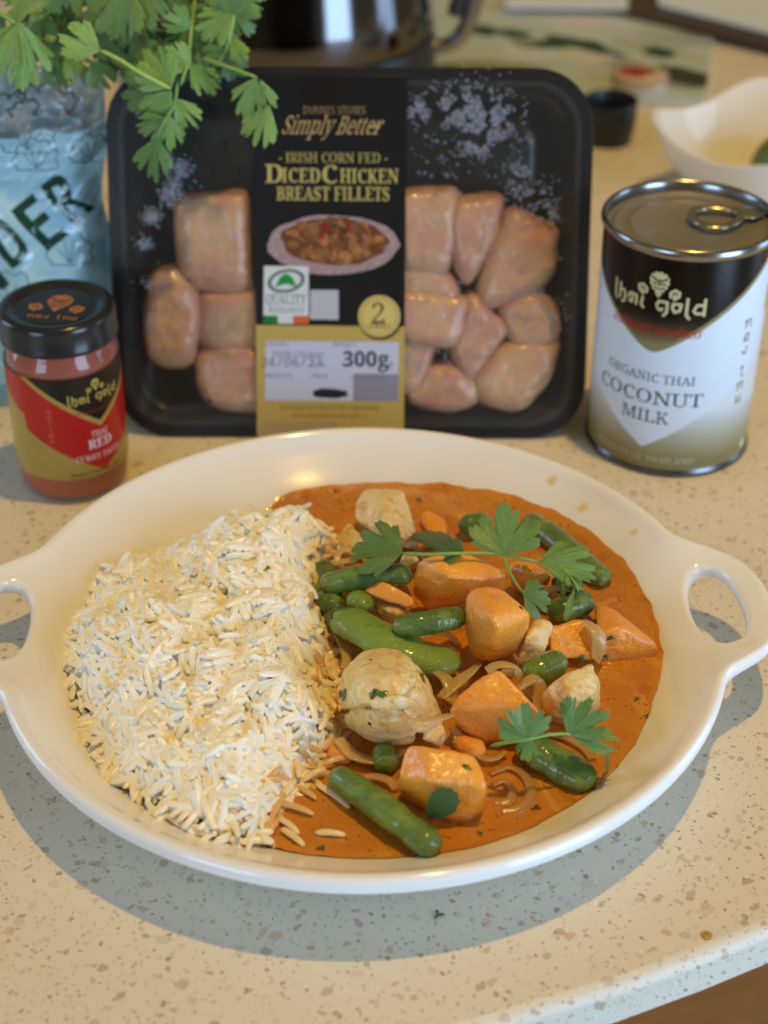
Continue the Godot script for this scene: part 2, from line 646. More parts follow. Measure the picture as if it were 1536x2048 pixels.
# the quartz worktop with its rounded peninsula edge, and the boards of the floor below it
func worktop() -> void:
	var im := pic(2048, 2048, Color(0.715, 0.665, 0.55).linear_to_srgb())
	for k in 1500:      # faint cloudy tone under the chips
		var g := rng.randf_range(-0.015, 0.015)
		ellipse(im, Vector2(rng.randf(), rng.randf()) * 2048.0, Vector2(rng.randf_range(4, 16), rng.randf_range(4, 12)), Color(0.715 + g, 0.665 + g, 0.55 + g).linear_to_srgb(), rng.randf() * PI, 0.25)
	var tones := [Color(0.28, 0.19, 0.12), Color(0.41, 0.31, 0.215), Color(0.50, 0.405, 0.29), Color(0.55, 0.51, 0.43), Color(0.60, 0.55, 0.45), Color(0.80, 0.77, 0.68)]
	for k in 27000:
		var big := rng.randf()
		var s := 1.3 + 2.2 * rng.randf() if big < 0.76 else (3.0 + 4.0 * rng.randf() if big < 0.955 else 6.0 + 6.0 * rng.randf())
		var c := Vector2(rng.randf(), rng.randf()) * 2048.0
		var t: Color = tones[mini(5, int(rng.randf() * (4.2 if s < 3.0 else 6.0)))]
		t = t.lerp(Color(0.67, 0.60, 0.46), 0.55 if s > 6.0 else 0.3)
		var sides := rng.randi_range(5, 7)
		var a0 := rng.randf() * TAU
		var asp := rng.randf_range(0.45, 1.0)
		var turn := rng.randf() * TAU
		var p := []
		for j in sides:
			var a := a0 + TAU * (j + rng.randf_range(-0.3, 0.3)) / sides
			p.append(c + (Vector2(cos(a), sin(a) * asp) * s * rng.randf_range(0.75, 1.15)).rotated(turn))
		poly(im, p, t.linear_to_srgb())
	var m := mat(Color.WHITE, 0.38)
	m.metallic_specular = 0.35
	m.albedo_texture = tex(im)
	# outline of the slab, seen from above; the front edge bends away to the right
	var front := [Vector3(-1.3, 0, -0.12), Vector3(-0.5, 0, -0.19), Vector3(-0.2, 0, -0.257), Vector3(-0.05, 0, -0.303), Vector3(0.0338, 0, -0.333), Vector3(0.0663, 0, -0.3446), Vector3(0.0891, 0, -0.3547), Vector3(0.1208, 0, -0.3692), Vector3(0.2, 0, -0.412), Vector3(0.28, 0, -0.48), Vector3(0.34, 0, -0.57), Vector3(0.385, 0, -0.72), Vector3(0.4, 0, -0.95), Vector3(0.4, 0, -1.3), Vector3(0.4, 0, -2.0)]
	var edge := curve(front, 90)
	var mb := MB.new()
	var prof := []      # (inset, height, normal angle) of the edge
	for k in 7:
		var a := PI / 2 * k / 6.0
		prof.append([0.005 * (1.0 - sin(a)), -0.005 * (1.0 - cos(a)), PI / 2 - a])
	prof.append([0.0, -0.0165, 0.0])
	prof.append([0.002, -0.0195, -0.7])
	prof.append([0.06, -0.02, -1.5])
	var ids := []
	var rim := []
	for k in edge.size():
		var d: Vector3 = (edge[mini(k + 1, edge.size() - 1)] - edge[maxi(k - 1, 0)]).normalized()
		var out := Vector3(-d.z, 0, d.x)
		var row := []
		for q in prof:
			var p: Vector3 = edge[k] - out * q[0] + Vector3(0, q[1], 0)
			row.append(mb.add(p, (out * cos(q[2]) + Vector3.UP * sin(q[2])).normalized(), Vector2(p.x, p.z - p.y) / 0.46))
			if q == prof[0]: rim.append(p)
		ids.append(row)
	for k in edge.size() - 1:
		for j in prof.size() - 1: mb.quad(ids[k][j], ids[k + 1][j], ids[k + 1][j + 1], ids[k][j + 1])
	var far := []
	for p in rim: far.append(mb.add(Vector3(p.x - (0.0 if p.x < 0.39 else 0.0), 0, -2.0), Vector3.UP, Vector2(p.x, -2.0) / 0.46))
	for k in rim.size() - 1:
		var a := mb.add(rim[k], Vector3.UP, Vector2(rim[k].x, rim[k].z) / 0.46)
		var b := mb.add(rim[k + 1], Vector3.UP, Vector2(rim[k + 1].x, rim[k + 1].z) / 0.46)
		if absf(rim[k].x - rim[k + 1].x) > 1e-5: mb.quad(a, b, far[k + 1], far[k])
	var o := obj("worktop", mb.done(1.0), m)
	o.set_meta("kind", "structure")
	tag(o, "pale speckled quartz worktop with a curved front edge under everything", "worktop")
	var fl := Node3D.new()
	fl.name = "floor"
	add_child(fl)
	fl.position = Vector3(0, -0.9, 0)
	fl.set_meta("kind", "structure")
	tag(fl, "brown wooden floor boards far below the worktop edge", "floor")
	var wim := pic(512, 2048, Color(0.50, 0.21, 0.07).linear_to_srgb())
	for k in 900:
		var x := rng.randf() * 512
		var y := rng.randf() * 2048
		var l := rng.randf_range(80, 600)
		var t := rng.randf_range(-0.6, 0.4)
		stroke(wim, [Vector2(x, y), Vector2(x + rng.randf_range(-6, 6), y + l * 0.5), Vector2(x + rng.randf_range(-9, 9), y + l)], rng.randf_range(1, 3), Color(0.50 * (1 + t), 0.21 * (1 + t), 0.07 * (1 + t)).linear_to_srgb())
	var wm := mat(Color.WHITE, 0.35)
	wm.albedo_texture = tex(wim)
	for k in 12:
		var b := MB.new()
		b.box(Vector3(-0.0685, -0.018, -1.5), Vector3(0.0685, 0.0, 1.5), 0.0015)
		for j in b.uv.size(): b.uv[j] = Vector2((b.v[j].x + 0.07) / 0.14 * 0.7 + k * 0.31, b.v[j].z / 1.4 + k * 0.37)
		var pl := obj("floor_board", b.done(1.0), wm, fl)
		pl.rotation.y = deg_to_rad(112.5)
		pl.position = Vector3(0.3094, -0.9, -1.0732) + Vector3(0, 0.9, 0) + Vector3(0.137, 0, 0).rotated(Vector3.UP, deg_to_rad(112.5)) * (k - 5.7)

# ------------------------------------------------------------------ plate
func poly_dist(pts: Array, p: Vector2) -> float:
	var d := 1e9
	var s := 1.0
	for k in pts.size():
		var a: Vector2 = pts[k]
		var b: Vector2 = pts[(k + 1) % pts.size()]
		var e := b - a
		var w := p - a
		d = minf(d, (w - e * clampf(w.dot(e) / e.dot(e), 0.0, 1.0)).length_squared())
		if (a.y <= p.y) != (b.y <= p.y):
			if a.x + (p.y - a.y) / (b.y - a.y) * (b.x - a.x) > p.x: s = -s
	return s * sqrt(d)

# the section of the plate (radius, height) away from the ears and through an ear
const BOWL := [Vector2(0, 8), Vector2(60, 8), Vector2(85, 9.6), Vector2(100, 13), Vector2(109, 18.4), Vector2(117.5, 23.8), Vector2(124, 28.3), Vector2(126.8, 30.8), Vector2(128.6, 31.9), Vector2(130.4, 31.8), Vector2(131.7, 30.4), Vector2(132.0, 28.4), Vector2(131.5, 26.4), Vector2(129.8, 25.0), Vector2(124, 21.2), Vector2(112, 12.5), Vector2(92, 5.2), Vector2(72, 3.2), Vector2(70, 0), Vector2(64, 0), Vector2(62, 3), Vector2(0, 3.5)]
const EAR := [Vector2(0, 8), Vector2(60, 8), Vector2(85, 9.6), Vector2(99.5, 12.8), Vector2(107.5, 17.4), Vector2(115, 21.6), Vector2(127, 26.4), Vector2(140, 29.2), Vector2(147, 30.8), Vector2(150.2, 31.2), Vector2(152, 30.2), Vector2(152.4, 28.3), Vector2(151.6, 26.4), Vector2(149, 25.2), Vector2(136, 22.2), Vector2(115, 13.5), Vector2(92, 5.2), Vector2(72, 3.2), Vector2(70, 0), Vector2(64, 0), Vector2(62, 3), Vector2(0, 3.5)]
const EAR_RAMP := [1.0, 0.995, 0.98, 0.95, 0.88, 0.75, 0.52, 0.28, 0.08, 0.0, 0.0]      # by 2.2 degrees from the middle of the ear
const AXES := [-4.8, 179.2]      # the middles of the right and left ear; the angle grows towards the camera

func section(a: float) -> Array:      # the section at an angle, 4 points to a step, rounded through its corners
	var t := 1e9
	for ax in AXES: t = minf(t, absf(wrapf(a - ax, -180.0, 180.0)))
	var f := minf(t / 2.2, 9.99)
	var s: float = lerpf(EAR_RAMP[int(f)], EAR_RAMP[int(f) + 1], f - int(f))
	var c := []
	for k in BOWL.size(): c.append(BOWL[k].lerp(EAR[k], s))
	var out := []
	for k in c.size() - 1:
		for j in 4:
			var u := j / 4.0
			var p0: Vector2 = c[maxi(k - 1, 0)]
			var p3: Vector2 = c[mini(k + 2, c.size() - 1)]
			out.append(c[k].cubic_interpolate_in_time(c[k + 1], p0, p3, u, maxf((c[k + 1] - c[k]).length(), 0.1), -maxf((c[k] - p0).length(), 0.1), maxf((c[k + 1] - c[k]).length(), 0.1) + maxf((p3 - c[k + 1]).length(), 0.1)) if k > 0 and k < c.size() - 2 else c[k].lerp(c[k + 1], u))
	out.append(c[c.size() - 1])
	return out

func on_section(sec: Array, lo: int, hi: int, r: float) -> float:      # the height at a radius between two points of the section
	for k in range(lo, hi):
		var a: Vector2 = sec[k]
		var b: Vector2 = sec[k + 1]
		if (a.x <= r and r <= b.x) or (b.x <= r and r <= a.x): return lerpf(a.y, b.y, (r - a.x) / (b.x - a.x)) if absf(b.x - a.x) > 1e-4 else a.y
	return sec[hi].y

func plate() -> void:
	var half := 9
	var step := 1.5
	var ang := []
	for k in range(-half, half + 1): ang.append(AXES[0] + k * step)
	var gap: float = (AXES[1] - half * step) - (AXES[0] + half * step)
	for k in range(1, 86): ang.append(AXES[0] + half * step + gap * k / 86.0)
	for k in range(-half, half + 1): ang.append(AXES[1] + k * step)
	gap = (AXES[0] + 360.0 - half * step) - (AXES[1] + half * step)
	for k in range(1, 86): ang.append(AXES[1] + half * step + gap * k / 86.0)
	var n := ang.size()
	var mb := MB.new()
	var secs := []
	for a in ang: secs.append(section(a))
	var m: int = secs[0].size()
	for k in n:
		var d := Vector3(cos(deg_to_rad(ang[k])), 0, sin(deg_to_rad(ang[k])))
		for j in m: mb.add(d * secs[k][j].x + Vector3(0, secs[k][j].y, 0), Vector3.UP)
	# rows between which the hand holes are cut, on top and underneath
	var T0 := 20
	var T1 := 32
	var B0 := 52
	var B1 := 60
	var raw := []      # quads, wound alike
	for k in n:
		var k2 := (k + 1) % n
		var in_ear := (k < half * 2) or (k >= half * 2 + 86 and k < half * 4 + 86)
		for j in m - 1:
			if in_ear and ((j >= T0 and j < T1) or (j >= B0 and j < B1)): continue
			raw.append([k * m + j, k2 * m + j, k2 * m + j + 1, k * m + j + 1])
	for e in 2:
		var c0 := 0 if e == 0 else half * 2 + 86
		var ax: float = deg_to_rad(AXES[e] - (0.6 if e == 0 else -0.8))
		var mid := Vector2(cos(ax), sin(ax)) * 132.6
		var rad_dir := Vector2(cos(ax), sin(ax))
		var tan_dir := Vector2(-sin(ax), cos(ax))
		var loops := []
		for side in 2:      # 0 top, 1 underside
			var r0 := T0 if side == 0 else B1
			var r1 := T1 if side == 0 else B0
			var sgn := 1 if side == 0 else -1
			var bound := []
			for k in half * 2: bound.append((c0 + k) * m + r1)
			for j in absi(r1 - r0) / (1 if side == 0 else 1): bound.append((c0 + half * 2) * m + r1 - sgn * j)
			for k in half * 2: bound.append((c0 + half * 2 - k) * m + r0)
			for j in absi(r1 - r0): bound.append(c0 * m + r0 + sgn * j)
			loops.append(bound)
		for side in 2:
			var bound: Array = loops[side]
			var prev: Array = bound
			var K := 7
			for q in range(1, K + 1):
				var row := []
				for b in bound:
					var p3: Vector3 = mb.v[b]
					var p := Vector2(p3.x, p3.z)
					var w := p - mid
					var lx := w.dot(rad_dir) / 8.7
					var lz := w.dot(tan_dir) / 21.8
					var ph := atan2(lz, lx)
					var sc := pow(pow(absf(cos(ph)), 2.3) + pow(absf(sin(ph)), 2.3), -1.0 / 2.3)
					var h := mid + rad_dir * cos(ph) * sc * (8.7 + 2.7) + tan_dir * sin(ph) * sc * (21.8 + 2.7)
					var x := p.lerp(h, pow(float(q) / K, 0.8))
					var sec := section(rad_to_deg(atan2(x.y, x.x)))
					var y := on_section(sec, T0 - 6, T1 + 4, x.length()) if side == 0 else on_section(sec, B0 - 4, B1 + 4, x.length())
					row.append(mb.add(Vector3(x.x, y, x.y), Vector3.UP))
				for k in bound.size():
					var k2 := (k + 1) % bound.size()
					raw.append([prev[k2], prev[k], row[k], row[k2]] if side == 0 else [prev[k], prev[k2], row[k2], row[k]])
				prev = row
			loops[side] = prev
		# the rounded edge of the hole: from the top loop to the loop underneath (which has another count)
		var top: Array = loops[0]
		var bot: Array = loops[1]
		var prev: Array = top
		var und := func(w: Vector2) -> float:
			var best := 1e9
			var y := 0.0
			for b in bot:
				var d := Vector2(mb.v[b].x, mb.v[b].z).distance_squared_to(w)
				if d < best:
					best = d
					y = mb.v[b].y
			return y
		var lows := []
		for b in top: lows.append(und.call(Vector2(mb.v[b].x, mb.v[b].z)))
		for q in range(1, 10):
			var phi := PI * q / 9.0
			var row := []
			for k in top.size():
				var p3: Vector3 = mb.v[top[k]]
				var p := Vector2(p3.x, p3.z)
				var w := p - mid
				var inward := -Vector2(w.dot(rad_dir) / 8.7 , w.dot(tan_dir) / 21.8 * 0.4).normalized()
				var off := (rad_dir * inward.x + tan_dir * inward.y) * 2.7 * sin(phi)
				var ym: float = (p3.y + lows[k]) / 2.0
				row.append(mb.add(Vector3(p.x + off.x, ym + (p3.y - lows[k]) / 2.0 * cos(phi) - (0.05 if q == 9 else 0.0), p.y + off.y), Vector3.UP))
			for k in top.size():
				var k2 := (k + 1) % top.size()
				raw.append([prev[k2], prev[k], row[k], row[k2]])
			prev = row
	# orient all alike, then smooth
	var q0: Array = raw[2]
	var flip := (mb.v[q0[1]] - mb.v[q0[0]]).cross(mb.v[q0[2]] - mb.v[q0[0]]).y > 0.0
	for q in raw:
		var o: Array = [q[0], q[3], q[2], q[1]] if flip else q
		if mb.v[o[0]].distance_squared_to(mb.v[o[1]]) > 1e-9 or mb.v[o[2]].distance_squared_to(mb.v[o[3]]) > 1e-9:
			mb.i.append_array(PackedInt32Array([o[0], o[1], o[2], o[0], o[2], o[3]]))
	mb.renormal()
	for k in n:
		mb.n[k * m] = Vector3.UP
		mb.n[k * m + m - 1] = Vector3.DOWN
	var o := obj("serving_plate", mb.done(), mats.ceramic, null, PC)
	tag(o, "round cream white serving plate with two pierced ear handles", "plate")

func plate_y(r: float) -> float:      # the inner surface of the plate
	for k in 8:
		if r <= BOWL[k + 1].x: return lerpf(BOWL[k].y, BOWL[k + 1].y, (r - BOWL[k].x) / (BOWL[k + 1].x - BOWL[k].x)) + 0.1
	return 32.0

func settle(called: String, mesh: ArrayMesh, m: Material, label: String, category: String, group := "") -> MeshInstance3D:
	var bb := mesh.get_aabb()
	var off := Vector3(bb.get_center().x, bb.position.y, bb.get_center().z)
	var a := mesh.surface_get_arrays(0)
	var v: PackedVector3Array = a[Mesh.ARRAY_VERTEX]
	for k in v.size(): v[k] -= off
	a[Mesh.ARRAY_VERTEX] = v
	var nm := ArrayMesh.new()
	nm.add_surface_from_arrays(Mesh.PRIMITIVE_TRIANGLES, a)
	var o := obj(called, nm, m, null, PC + off)
	tag(o, label, category, group)
	return o

# ------------------------------------------------------------------ curry
func curry() -> void:
	# sauce: a pool that creeps up the plate at its edge
	var mb := MB.new()
	var na := 240
	var rim := [[-180.0, 106.0], [-107.0, 105.5], [-100.0, 106.7], [-82.0, 108.6], [-71.0, 110.5], [-55.0, 113.0], [-43.0, 113.5], [-28.0, 113.0], [-13.0, 111.3], [1.0, 109.8], [21.0, 107.6], [37.0, 109.1], [51.0, 110.1], [67.0, 111.6], [75.0, 111.0], [84.0, 109.8], [97.0, 108.8], [107.0, 107.5], [180.0, 106.0]]
	var ring := [0.0, 0.12, 0.24, 0.36, 0.46, 0.55, 0.63, 0.7, 0.76, 0.82, 0.87, 0.91, 0.94, 0.96, 0.975, 0.988, 1.0]
	var ids := []
	for r in ring.size():
		var row := []
		for k in na + 1:
			var deg := -180.0 + 360.0 * (k % na) / na
			var a := deg_to_rad(deg)
			var R := 106.0
			for j in rim.size() - 1:
				if deg >= rim[j][0] and deg <= rim[j + 1][0]: R = lerpf(rim[j][1], rim[j + 1][1], smoothstep(0.0, 1.0, (deg - rim[j][0]) / (rim[j + 1][0] - rim[j][0])))
			R += 0.7 * noise.get_noise_2d(cos(a) * 9.0 + 40, sin(a) * 9.0) + 0.4 * noise.get_noise_2d(cos(a) * 30.0, sin(a) * 30.0)
			var p: Vector3 = Vector3(cos(a), 0, sin(a)) * R * ring[r]
			var lim := -39.0 + 7.0 * noise.get_noise_1d(p.z * 0.11)
			if p.x < lim: p.x = lim
			var rr := Vector2(p.x, p.z).length()
			p.y = maxf(18.3 + 0.35 * noise.get_noise_2d(p.x * 0.07, p.z * 0.07), plate_y(rr) + 0.22)
			p.y = lerpf(plate_y(rr) + 0.15, p.y, smoothstep(0.5, 9.0, p.x - lim))
			var thin := smoothstep(0.95, 1.0, ring[r])
			row.append(mb.add(p, Vector3.UP, Vector2(p.x / 240.0 + 0.5, p.z / 240.0 + 0.5), lin(0.84, 0.84, 0.84).lerp(lin(1.0, 1.2, 1.5), thin)))
		ids.append(row)
	for r in ring.size() - 1:
		for k in na: mb.quad(ids[r][k], ids[r][k + 1], ids[r + 1][k + 1], ids[r + 1][k])
	mb.renormal()
	var im := pic(1024, 1024, Color(0.70, 0.26, 0.026).linear_to_srgb())
	for k in 420:      # creamy and oily streaks
		var t := rng.randf()
		var c := Color(0.70, 0.26, 0.026).lerp([Color(0.80, 0.38, 0.07), Color(0.60, 0.19, 0.014), Color(0.72, 0.29, 0.03)][k % 3], 0.35 + 0.5 * t)
		ellipse(im, Vector2(rng.randf(), rng.randf()) * 1024.0, Vector2(rng.randf_range(10, 70), rng.randf_range(3, 16)), c.linear_to_srgb(), rng.randf() * PI, 0.25)
	for k in 2600:     # fine flecks of spice and herb
		var c: Color = [Color(0.38, 0.09, 0.01), Color(0.68, 0.32, 0.07), Color(0.16, 0.12, 0.02), Color(0.45, 0.12, 0.012)][0 if rng.randf() < 0.35 else (1 if rng.randf() < 0.5 else (2 if rng.randf() < 0.25 else 3))]
		ellipse(im, Vector2(rng.randf(), rng.randf()) * 1024.0, Vector2.ONE * rng.randf_range(0.7, 2.3), c.linear_to_srgb(), 0.0, 0.3)
	mats.sauce.albedo_texture = tex(im)
	var sn: StandardMaterial3D = mats.sauce
	sn.normal_texture = bumps(0.06, 6.0, 3, 1024)
	sn.uv1_triplanar = false
	sn.uv1_scale = Vector3.ONE
	settle("curry_sauce", mb.done(), sn, "pool of glossy orange curry sauce filling the right half of the plate", "sauce")
	var smear := vmat(0.25)
	var spots := [[77.0, -96.0, 2.6], [106.5, -60.0, 1.9], [88.0, -80.0, 3.0]]      # splashes on the bare plate
	var splash := ["faint orange splash on the bare plate, uppermost of the three", "faint orange splash on the bare plate nearest the right handle", "faint orange splash on the bare plate between the other two"]
	for s in spots.size():
		var b := MB.new()
		var q: Array = spots[s]
		var rr := Vector2(q[0], q[1]).length()
		var c := b.add(Vector3(q[0], plate_y(rr) + 0.5, q[1]), Vector3.UP, Vector2.ZERO, lin(0.76, 0.56, 0.30))
		var first := b.v.size()
		for k in 15:
			var a := TAU * k / 14.0
			var p := Vector3(q[0] + cos(a) * q[2] * rng.randf_range(0.5, 1.0), 0, q[1] + sin(a) * q[2] * 0.8 * rng.randf_range(0.6, 1.1))
			p.y = plate_y(Vector2(p.x, p.z).length()) + 0.12
			b.add(p, Vector3.UP, Vector2.ZERO, lin(0.82, 0.72, 0.54))
		for k in 14: b.tri(c, first + k, first + k + 1)
		settle("sauce_splash", b.done(), smear, splash[s], "sauce splash", "sauce splashes on the plate")

	var pot := func(p: Vector3, n: Vector3) -> Color:
		var t := clampf(0.5 + noise.get_noise_3dv(p * 0.06) * 0.9, 0.0, 1.0)
		var c := lin(0.90, 0.36, 0.03).lerp(lin(0.86, 0.38, 0.09), t)
		if noise2.get_noise_3dv(p * 0.5) > 0.52: c = c.lerp(lin(0.5, 0.13, 0.03), 0.6)
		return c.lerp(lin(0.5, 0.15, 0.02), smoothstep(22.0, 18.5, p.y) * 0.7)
	var G := "orange sweet potato chunks in the curry"
	var sp := [
		["large cube of orange sweet potato at the front, with a dark leaf on it", [Vector3(15.7, 40.5, 80.2), Vector3(21.4, 42.5, 84.1), Vector3(36.2, 40.5, 84.4), Vector3(40.6, 34.5, 92.8), Vector3(22.9, 38.5, 94.4), Vector3(12.9, 33.5, 88.1), Vector3(13.2, 16.5, 79.3), Vector3(26.1, 16.5, 90.6), Vector3(34.3, 16.5, 92.3), Vector3(40.4, 16.5, 85.9), Vector3(20.7, 14.5, 68.9), Vector3(37.6, 14.5, 69.1)], 1.1, 0.7],
		["pointed orange sweet potato chunk behind the left leaf of the lower sprig", [Vector3(46.8, 43.5, 45.4), Vector3(34.8, 38.5, 50.6), Vector3(29.8, 33.5, 55.1), Vector3(43.5, 36.5, 56.1), Vector3(58.5, 37.5, 57.6), Vector3(60.8, 34.5, 58.5), Vector3(32.1, 23.5, 49.3), Vector3(41, 17.5, 54.7), Vector3(51.6, 17.5, 54.5), Vector3(62.4, 18.5, 48.1), Vector3(41.2, 16.5, 30.2), Vector3(58.5, 16.5, 35.8)], 1.1, 0.7],
		["tall rounded orange sweet potato chunk standing in the middle of the curry", [Vector3(36.3, 43.5, 4.7), Vector3(39.1, 47.5, 4), Vector3(42.9, 49.5, 5.3), Vector3(48.2, 49.5, 6.2), Vector3(52.6, 49.5, 9.8), Vector3(56.4, 47.5, 12.7), Vector3(60.4, 43.5, 16.3), Vector3(35.4, 40.5, 11.6), Vector3(59, 37.5, 16.9), Vector3(36.8, 33.5, 16), Vector3(38, 25.5, 16.6), Vector3(43.2, 23.5, 17.8), Vector3(55.4, 24.5, 14.6), Vector3(57.3, 27.5, 14.1), Vector3(44.7, 52.5, 26), Vector3(47.4, 44.5, 28.5), Vector3(50.6, 20.5, -10.7)], 2.4, 0.8],
		["big upper sweet potato chunk below the curled small leaf", [Vector3(28.5, 43.5, -21.9), Vector3(38.3, 43.5, -24), Vector3(45.8, 41.5, -20.3), Vector3(53.1, 37.5, -18.5), Vector3(53.3, 29.5, -18), Vector3(20.2, 41.5, -21.5), Vector3(18.3, 33.5, -19.2), Vector3(18.1, 25.5, -19.2), Vector3(24.7, 21.5, -14.8), Vector3(37.3, 21.5, -19.3), Vector3(31.4, 42.5, -9.4), Vector3(39.4, 40.5, -10.2), Vector3(49.6, 20.5, -26.2)], 1.8, 0.9],
		["thin torn strip of sweet potato between two beans on the left", [Vector3(4.1, 33.5, -18.7), Vector3(6.5, 34.5, -15.2), Vector3(13.9, 34.5, -11.7), Vector3(18.4, 32.5, -6.4), Vector3(16, 30.5, -5.4), Vector3(5.9, 31.5, -10.2), Vector3(2, 30.5, -13.4), Vector3(0.1, 30.5, -15.6), Vector3(1.6, 31.5, -18.3), Vector3(5.7, 26.5, -20.2), Vector3(16, 26.5, -13.9)], 1.0, 0.9],
		["wide sweet potato chunk half sunk in sauce at the far right", [Vector3(86.8, 25.5, -16.1), Vector3(91.7, 27.5, -11.3), Vector3(107.8, 22.5, 5.1), Vector3(86.5, 28.5, 6.4), Vector3(92.9, 30.5, 5.4), Vector3(109.2, 17.5, 4.8), Vector3(102.6, 16.5, 9), Vector3(85.9, 16.5, 10), Vector3(88.8, 16.5, -15.5)], 1.6, 0.7],
		["flat orange sweet potato piece under the right onion petal", [Vector3(68, 30.5, 5.8), Vector3(80.8, 30.5, 0.9), Vector3(82.1, 29.5, 4.7), Vector3(84.6, 22.5, 13.3), Vector3(68.4, 23.5, 15), Vector3(70.7, 18.5, -4), Vector3(83.5, 16.5, -0.5)], 1.5, 0.8],
		["sauce coated brown orange chunk under the long herb stem", [Vector3(54.6, 31.5, -32.4), Vector3(60.9, 33.5, -31.9), Vector3(69.9, 31.5, -28.7), Vector3(71.5, 24.5, -28.6), Vector3(67.2, 19.5, -30.5), Vector3(56.8, 20.5, -27.7), Vector3(62.3, 33.5, -24.5), Vector3(64.5, 16.5, -44.3)], 2.2, 1.0],
		["pinkish sweet potato lump nearly sunk in sauce behind the dark leaf", [Vector3(21.1, 21.5, -82.6), Vector3(30.2, 22.5, -80.3), Vector3(35, 21.5, -71.7), Vector3(33.7, 19.5, -62.3), Vector3(23.8, 19.5, -65.9), Vector3(27.9, 23, -69.6), Vector3(28.2, 14.5, -78.3)], 3.0, 0.8],
		["sauce covered lump between the broad pod and the tall chunk", [Vector3(25.3, 23.5, 7.7), Vector3(32.1, 25.5, 5), Vector3(36.6, 24.5, 9), Vector3(35.5, 21.5, 15.3), Vector3(28.3, 21.5, 14.4), Vector3(31.7, 27.5, 15), Vector3(31.6, 14.5, -0.5)], 2.4, 1.0],
		["sauce covered sweet potato piece between the two front chunks", [Vector3(30.4, 22.5, 55.4), Vector3(37.2, 23.5, 54.5), Vector3(43.8, 21.5, 59.4), Vector3(40.2, 19.5, 64.7), Vector3(32.7, 19.5, 62.1), Vector3(36.8, 25.5, 62.8), Vector3(36.7, 14.5, 51.6)], 2.6, 1.0],
		["sauce covered lump under the onion petal by the pale nugget", [Vector3(21.7, 28.5, -44.8), Vector3(27.1, 29.5, -46), Vector3(31, 27.5, -43.4), Vector3(27, 26.5, -39.2), Vector3(22.2, 26.5, -40.3), Vector3(26.9, 16.5, -58.7)], 2.2, 0.9],
		["small sauce covered lump beside the rice above the front bean", [Vector3(-12.2, 22.5, 60.1), Vector3(-6.3, 23.5, 58.7), Vector3(-0.3, 21.5, 64), Vector3(-4.5, 18.5, 68.1), Vector3(-12.2, 18.5, 64.4), Vector3(-6.1, 24.5, 66), Vector3(-6.5, 14.5, 56.3)], 3.0, 1.0]]
	for s in sp: settle("sweet_potato", lump([s[1]], s[2], s[3], 0.11, 1.0, pot), mats.potato, s[0], "sweet potato", G)

	var hen := func(p: Vector3, n: Vector3) -> Color:
		var t := clampf(0.5 + noise.get_noise_3dv(p * 0.055) * 1.3, 0.0, 1.0)
		var c := lin(0.84, 0.66, 0.29).lerp(lin(0.78, 0.48, 0.12), t * 0.7)
		var w := noise2.get_noise_3d(p.x * 0.12, p.y * 0.3, p.z * 0.3)
		c = c.lerp(lin(0.84, 0.74, 0.52), smoothstep(0.05, 0.45, w) * 0.75)
		if noise2.get_noise_3dv(p * 0.42) > 0.5: c = c.lerp(lin(0.58, 0.24, 0.06), 0.7)
		c = c.lerp(lin(0.62, 0.30, 0.07), smoothstep(0.25, 0.5, noise.get_noise_3dv(p * 0.16 + Vector3(40, 0, 0))) * 0.6)
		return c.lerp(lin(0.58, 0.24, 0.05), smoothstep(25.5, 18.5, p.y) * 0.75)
	var CG := "cooked chicken pieces in the curry"
